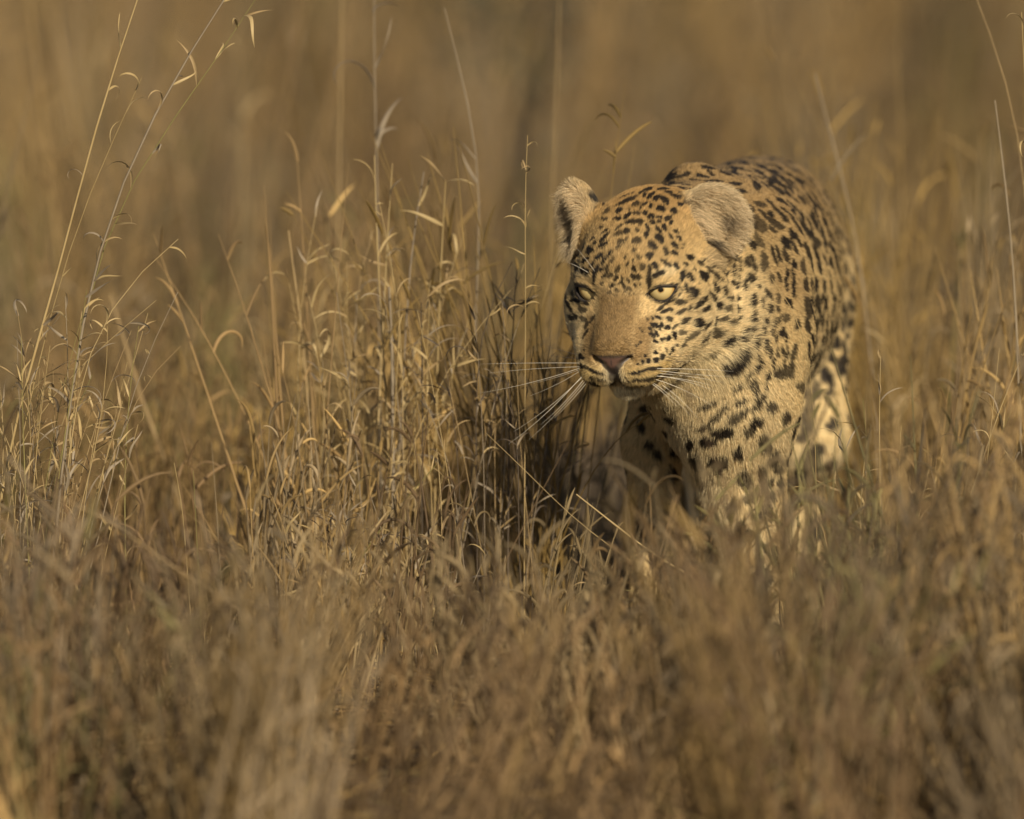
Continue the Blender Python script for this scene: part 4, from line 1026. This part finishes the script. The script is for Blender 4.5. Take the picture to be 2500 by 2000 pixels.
LEAF = {}
def leaf_mesh(var, kind):
    """a dry ribbon leaf one unit long, growing up +Z and curling over towards +X, folded along its midrib"""
    if (var, kind) in LEAF: return LEAF[(var, kind)]
    r = np.random.default_rng(100 + var)
    K = 11; s = np.linspace(0, 1, K)
    total = (0.5, 1.0, 1.6, 2.3, 3.2, 4.2, 5.2, 2.8, 1.3, 3.7)[var]
    ang = r.uniform(0.15, 0.5) + total * s ** r.uniform(0.8, 1.8)
    ds = 1 / (K - 1)
    am = (ang[1:] + ang[:-1]) / 2
    x = np.concatenate([[0], np.cumsum(np.sin(am) * ds)]); z = np.concatenate([[0], np.cumsum(np.cos(am) * ds)])
    side = 0.10 * r.normal() * s ** 2 + 0.04 * np.sin(s * r.uniform(3, 7))
    w = 0.035 * np.minimum(1, 0.55 + 2.5 * s) * (1 - s ** 2.2) + 0.002
    tw = r.uniform(-2.5, 2.5) * s
    ctr = np.stack([x, side, z], 1)
    nrm = np.stack([np.cos(ang), np.zeros(K), -np.sin(ang)], 1)
    lat = np.cos(tw)[:, None] * np.array((0, 1.0, 0)) + np.sin(tw)[:, None] * nrm
    nn_ = np.cos(tw)[:, None] * nrm - np.sin(tw)[:, None] * np.array((0, 1.0, 0))
    L_ = ctr + lat * w[:, None] + nn_ * 0.4 * w[:, None]; R_ = ctr - lat * w[:, None] + nn_ * 0.4 * w[:, None]
    v = np.concatenate([L_, ctr, R_]); q = []
    for i in range(K - 1):
        q += [(i, i + 1, K + i + 1, K + i), (K + i, K + i + 1, 2 * K + i + 1, 2 * K + i)]
    me = mesh_np('leaf', v, q); me.materials.append(grass_mat(kind)); LEAF[(var, kind)] = me
    return me

def add_leaf(root, p, dirv, length, kind, var=None, width=1.0):
    var = random.choice((0, 0, 1, 1, 2, 2, 3, 4, 5, 7, 8, 8, 9)) if var is None else var
    o = link('leaf', leaf_mesh(var, kind), root)
    z = Vector(dirv).normalized(); ax = Vector((random.gauss(0, 1), random.gauss(0, 1), random.gauss(0, .4)))
    ax = (ax - z * ax.dot(z)).normalized(); y = z.cross(ax)
    M = Matrix((ax, y, z)).transposed()
    o.matrix_basis = Matrix.Translation(Vector(p) - root.location) @ M.to_4x4() @ Matrix.Diagonal((length, length * width, length, 1))
    return o

def resample(path, K):
    path = np.asarray(path, float); seg = np.linalg.norm(np.diff(path, axis=0), axis=1); t = np.concatenate([[0], np.cumsum(seg)]); u = np.linspace(0, t[-1], K)
    # smooth (Catmull-Rom like) by cubic on each coordinate
    out = np.stack([np.interp(u, t, path[:, i]) for i in range(3)], 1)
    for _ in range(2): out[1:-1] = 0.25 * out[:-2] + 0.5 * out[1:-1] + 0.25 * out[2:]
    return out

def add_stem(root, path, r0, r1, kind, K=11, name='stem'):
    p = resample(path, K)
    rad = np.linspace(r0, r1, K)
    for k in range(2, K, 3): rad[k] *= 1.25                      # joints of the stalk
    v, q = tube(p - np.array(root.location), rad, 5)
    me = mesh_np(name, v, q); me.materials.append(grass_mat(kind))
    link(name, me, root)
    return p

def px_path(pts, y, jit=0.012):
    out = []
    yy = y
    for (a, b_) in pts:
        yy = yy + random.gauss(0, jit); out.append(P(a, b_, yy))
    return out

def thing(name, label, cat, loc, group=None):
    o = link(name, None); o.location = loc; o.empty_display_size = 0.05
    return tag(o, label, cat, group)

def to_ground(pts, y, lean=0.0):
    """carry a stalk traced from the photo on down to the soil"""
    (a, b_) = pts[0]; (c, d) = pts[1]
    gy = 1000 + (math.atan(CAM_H / (DIST + y)) - THETA) / (PX / DIST)
    if b_ < gy - 30:
        sl = max(-0.8, min(0.8, (a - c) / max(b_ - d, 1)))
        pts = [(a + sl * (gy - b_) * 0.55, gy + 4)] + list(pts)
    return pts

def dress(root, p, n, kinds, lo, hi, t0=0.1, t1=1.0):
    for _ in range(n):
        t = random.uniform(t0, t1) * (len(p) - 1); a = min(int(t), len(p) - 2)
        q = p[a] + (p[a + 1] - p[a]) * (t - a); d = nz(p[a + 1] - p[a]) + np.random.default_rng(random.randrange(10 ** 9)).normal(0, .45, 3)
        add_leaf(root, q, d, random.uniform(lo, hi), random.choice(kinds))

def clump(label, y, stems, rnd, kinds, leaf_kinds, group, leaf=(0.02, 0.055), per=4, spread=0.06):
    """stems: traced stalks; rnd = (count, px lo, px hi, py top lo, py top hi) for the stalks between them"""
    gx = [s[0][0][0] for s in stems] + ([(rnd[1] + rnd[2]) / 2] if rnd[0] else [])
    root = thing('grass_clump', label, 'grass clump', (ground_at(float(np.mean(gx)), y), y, 0), group)
    nleaf = 0
    for pts, r0, kind, nl in stems:
        yy = y + random.uniform(-spread, spread)
        p = add_stem(root, px_path(to_ground(pts, yy), yy), r0, r0 * 0.45, kind)
        if isinstance(nl, tuple): dress(root, p, nl[0], leaf_kinds, nl[1], nl[2], t0=nl[3])
        else: dress(root, p, nl, leaf_kinds, *leaf, t0=0.3)
    for _ in range(rnd[0]):
        yy = y + random.uniform(-spread, spread) * 1.5
        a = random.uniform(rnd[1], rnd[2]); top = random.uniform(rnd[3], rnd[4]); lean = random.gauss(rnd[5] if len(rnd) > 5 else 0, 0.15)
        gy = 1000 + (math.atan(CAM_H / (DIST + yy)) - THETA) / (PX / DIST)
        H_ = gy - top
        pts = [(a, gy + 4), (a + lean * H_ * .4 + random.gauss(0, 10), gy - H_ * .4), (a + lean * H_ * .75 + random.gauss(0, 15), gy - H_ * .75), (a + lean * H_ * 1.1 + random.gauss(0, 24), top)]
        p = add_stem(root, px_path(pts, yy, 0.006), random.uniform(0.0006, 0.0012), 0.0003, random.choice(kinds), 9)
        dress(root, p, random.randint(max(per - 2, 0), per + 2), leaf_kinds, *leaf, t0=0.35)
        for _k in range(random.choice((0, 1, 2, 3))):               # sheath leaves still wrapped round the tip
            t = random.randint(len(p) - 3, len(p) - 2); d = nz(p[t + 1] - p[t]) + np.array((random.gauss(0, .25), random.gauss(0, .25), 0))
            add_leaf(root, p[t], d, random.uniform(0.022, 0.045), random.choice(leaf_kinds), random.choice((0, 0, 1, 8)), 1.3)
    return root

if GRASS:
    LG = 'clumps of dry grass beside the leopard'
    clump('tall sunlit straw clump with long leaning stalks and curled leaves, leftmost in sharp focus', 0.0, [
        ([(10, 1120), (40, 985), (95, 840), (150, 640), (192, 460), (250, 240), (345, -30)], 0.0021, 'straw', 8),
        ([(120, 1450), (165, 1000), (205, 750), (245, 570), (290, 440), (335, 360), (420, 190), (480, 90), (566, -30)], 0.0019, 'grey', 10),
        ([(160, 1020), (205, 760), (250, 540), (290, 460), (370, 355), (465, 240), (540, 140), (592, 75), (636, -20)], 0.0010, 'olive', (11, 0.03, 0.065, 0.55)),
        ([(60, 1000), (140, 720), (185, 516), (220, 452), (278, 348), (330, 232), (346, 190)], 0.0008, 'straw', 7),
        ([(180, 1000), (209, 852), (243, 786), (285, 720), (330, 657), (369, 624), (435, 584)], 0.0009, 'straw', 8),
        ([(30, 1100), (90, 995), (202, 887), (306, 793), (381, 734)], 0.0007, 'straw', 2),
        ([(306, 1320), (302, 1168), (316, 942), (323, 869), (339, 796)], 0.0008, 'olive', 8),
        ([(243, 1189), (285, 1088), (334, 970), (365, 904), (379, 869), (441, 845)], 0.0007, 'tan', 7)],
        (36, -10, 190, 700, 1080, 0.05), ['straw', 'tan', 'grey', 'straw', 'olive'], ['straw', 'grey', 'straw', 'tan', 'grey'], LG, leaf=(0.018, 0.055), per=4)
    clump('thick clump of half-blurred stalks with pale curled leaf tips, midway between left edge and leopard', 0.34, [
        ([(960, 1400), (945, 1000), (925, 700), (916, 500), (914, 380)], 0.0014, 'straw', 9),
        ([(905, 1400), (930, 900), (945, 600), (952, 440), (958, 400)], 0.0013, 'straw', 8),
        ([(965, 1300), (985, 900), (1005, 560), (1035, 420)], 0.0016, 'grey', 3),
        ([(1060, 1300), (1070, 800), (1082, 520), (1088, 440)], 0.0017, 'straw', 7),
        ([(880, 1300), (870, 900), (862, 640), (915, 560)], 0.0012, 'tan', 8),
        ([(965, 1450), (958, 1100), (960, 850), (950, 700)], 0.0032, 'grey', 4)],
        (34, 745, 1080, 480, 900, 0.02), ['straw', 'tan', 'grey', 'straw'], ['straw', 'tan', 'grey', 'straw'], LG, leaf=(0.022, 0.060), per=4, spread=0.10)
    clump('withered dark brown clump of curled leaves, between the pale clump and the leopard\'s face', 0.22, [
        ([(1165, 1300), (1160, 1000), (1170, 760), (1250, 640)], 0.0010, 'dark', 12),
        ([(1240, 1400), (1242, 1100), (1250, 800), (1262, 660)], 0.0012, 'dark', 16),
        ([(1030, 1400), (1032, 1000), (1028, 740)], 0.0013, 'dark', 8),
        ([(1300, 1400), (1302, 1100), (1345, 830)], 0.0008, 'dark', 7)],
        (16, 1130, 1330, 700, 1000, 0.0), ['tan', 'grey', 'dark', 'straw'], ['dark', 'dark', 'tan', 'grey'], LG, leaf=(0.020, 0.045), per=4, spread=0.07)
    clump('slender pale clump with small pointed leaves at the far right edge', -0.02, [
        ([(2465, 1500), (2478, 1250), (2480, 1090)], 0.0016, 'straw', 9),
        ([(2390, 1300), (2425, 1000), (2440, 850)], 0.0006, 'straw', 2),
        ([(2475, 900), (2500, 860), (2520, 820)], 0.0008, 'straw', 5)],
        (10, 2360, 2500, 1000, 1300, 0.03), ['straw', 'tan', 'grey'], ['straw', 'grey', 'straw'], LG, leaf=(0.018, 0.045), per=4)
    clump('low tangle of straw and reddish stalks on the ground below the pale clump', 0.04, [
        ([(780, 1560), (900, 1320), (1065, 1135)], 0.0010, 'olive', 5),
        ([(1078, 1380), (1080, 1230), (1066, 1095)], 0.0009, 'straw', 6),
        ([(960, 1550), (1050, 1320), (1070, 1250)], 0.0008, 'straw', 3)],
        (46, 700, 1120, 1180, 1480, 0.03), ['straw', 'tan', 'grey'], ['straw', 'tan', 'grey', 'dark'], LG, leaf=(0.02, 0.05), per=4, spread=0.10)
    clump('sparse clump of thin sunlit sprigs right of the leopard\'s hind leg', -0.08, [
        ([(2150, 1250), (2145, 1000), (2150, 870)], 0.0008, 'straw', 7),
        ([(2190, 1300), (2195, 1120), (2200, 1040)], 0.0010, 'straw', 6),
        ([(2130, 1500), (2126, 1330), (2120, 1280)], 0.0008, 'straw', 5)],
        (14, 2080, 2330, 950, 1350, 0.02), ['straw', 'tan', 'olive'], ['straw', 'grey', 'tan'], LG, leaf=(0.018, 0.045), per=3, spread=0.12)
    clump('thin straw sprigs standing in front of the leopard\'s left foreleg', -0.16, [
        ([(1905, 1450), (1860, 1250), (1840, 1170), (1838, 1090)], 0.0008, 'straw', 6),
        ([(1800, 1500), (1870, 1300), (1880, 1200)], 0.0006, 'straw', 3)],
        (16, 1700, 1960, 1250, 1480, 0.0), ['straw', 'tan', 'grey'], ['straw', 'tan', 'grey'], LG, leaf=(0.016, 0.040), per=4, spread=0.05)

    def stalk(label, pts, y, r0, kind, nl=0, leaf_kinds=('straw',), lf=(0.02, 0.05), ground=True, jit=0.006, t0=0.3):
        q = to_ground(pts, y) if ground else pts
        b0 = P(q[0][0], q[0][1], y)
        root = thing('grass_stalk', label, 'grass stalk', (b0[0], y, 0 if ground else b0[2]), 'single stalks standing out of the grass')
        p = add_stem(root, px_path(q, y, jit), r0, r0 * 0.5, kind, 14)
        dress(root, p, nl, list(leaf_kinds), *lf, t0=t0)
    stalk('bright broken straw leaning down to the right below the leopard\'s chin', [(1870, 1560), (1740, 1430), (1620, 1375), (1407, 1207)], -0.10, 0.0016, 'straw')
    stalk('long fine straw slanting below the bright broken straw', [(1700, 1500), (1610, 1420), (1400, 1270), (1300, 1165), (1187, 1058)], -0.12, 0.0006, 'straw')
    stalk('horizontal sprig with pointed leaves below the leaning straw', [(1640, 1520), (1632, 1446), (1560, 1448), (1440, 1426)], -0.10, 0.0007, 'olive', 6, ('straw', 'tan'), (0.02, 0.04))
    stalk('thin bent straw crossing the leopard\'s flank', [(1994, 1300), (1990, 999), (1975, 893), (1966, 810), (1938, 728), (1884, 680)], -0.06, 0.0006, 'straw', 3, ('straw', 'tan'), (0.02, 0.035))
    stalk('short straw stub standing left of the pale clump', [(760, 1200), (748, 893), (725, 720), (704, 563)], 0.42, 0.0022, 'tan')
    stalk('wide soft blurred stalk rising to the top left of the pale clump', [(832, 1200), (822, 760), (830, 300), (836, -60)], 1.3, 0.0020, 'tan')
    stalk('fine greenish stalk with side branches rising above the pale clump', [(925, 700), (920, 360), (912, 180), (914, -60)], 0.62, 0.0013, 'grey', 7, ('grey',), (0.05, 0.09), t0=0.7)
    stalk('thin stalk bending left above the dark withered clump', [(1160, 800), (1166, 640), (1180, 420), (1130, 190), (1085, 20)], 0.55, 0.0012, 'grey', 2, ('grey',), (0.03, 0.06), t0=0.7)
    stalk('upright sprig with golden leaves left of the leopard\'s ear', [(1282, 900), (1284, 620), (1278, 480), (1288, 330)], 0.14, 0.0008, 'straw', 12, ('straw', 'straw', 'tan'), (0.02, 0.035), t0=0.62)
    stalk('soft blurred stalk above the leopard\'s ear', [(1330, 1100), (1345, 600), (1358, 250), (1368, -60)], 1.3, 0.0014, 'tan')
    stalk('straight pale stalk near the right edge', [(2490, 1000), (2475, 640), (2452, 420), (2429, 245)], 0.30, 0.0016, 'grey', 1, ('grey',))
    stalk('fine arching stalk from the top right corner', [(2530, 900), (2494, 330), (2450, 170), (2406, 30), (2370, -40)], 0.38, 0.0009, 'tan', 2, ('tan',), (0.02, 0.04))
    stalk('golden leaf sprig cut by the right edge near the top', [(2515, 500), (2500, 160), (2494, 30)], 0.0, 0.0010, 'straw', 6, ('straw',), (0.03, 0.05), t0=0.7)
    stalk('thin upright straw left of the low tangle, taller of two', [(465, 1500), (446, 1240), (425, 1130)], 0.0, 0.0007, 'straw')
    stalk('thin upright straw left of the low tangle, right one of two', [(490, 1500), (478, 1270), (472, 1150)], 0.0, 0.0007, 'olive')
    stalk('blurred diagonal stalk falling right across the left foreground', [(640, 1520), (440, 1400), (260, 1260), (60, 1180)], -0.9, 0.0015, 'tan')
    stalk('blurred stalk leaning left between left clump and pale clump', [(480, 1350), (430, 1200), (350, 990), (270, 720)], 0.9, 0.0030, 'tan')
    stalk('blurred stalk sloping across the lower left corner', [(420, 1960), (240, 1880), (60, 1800), (-40, 1750)], -1.3, 0.0020, 'straw')
    stalk('soft stalk leaning left beside the leopard\'s rump', [(2130, 900), (2085, 520), (2040, 380), (1990, 180)], 0.95, 0.0013, 'grey')

    # a low dark shrub far out in the field
    m_sh, nt, b = new_mat('shrub_leaves'); set_in(b, Base_Color=(0.045, 0.045, 0.022, 1), Roughness=0.7)
    def shrub(label, px, y, h, w, n):
        root = thing('shrub', label, 'shrub', (ground_at(px, y), y, 0), 'low dark shrubs far out in the grass')
        r = np.random.default_rng(int(px)); v = []; q = []
        for k in range(n):
            c = r.normal(0, 1, 3) * (w * .42, w * .42, h * .20) + (0, 0, h * .68); c[2] = abs(c[2])
            a, b2 = nz(r.normal(0, 1, 3)) * 0.016, nz(r.normal(0, 1, 3)) * 0.009
            i = len(v); v += [c - a, c + b2, c + a, c - b2]; q.append((i, i + 1, i + 2, i + 3))
        me = mesh_np('foliage', v, q); me.materials.append(m_sh); link('foliage', me, root)
        for k in range(7):
            a = r.uniform(0, 6.28); d = np.array((math.cos(a) * w * .5, math.sin(a) * w * .5, h * r.uniform(.6, 1)))
            vv, qq = tube(np.array([np.zeros(3), d * (.4, .4, .6), d]), [0.006, 0.004, 0.002], 4)
            me = mesh_np('stem', vv, qq); me.materials.append(grass_mat('dark')); link('stem', me, root)
    shrub('dark shrub far behind at the top edge, above and left of the leopard\'s head', 1262, 7.6, 0.78, 0.26, 420)
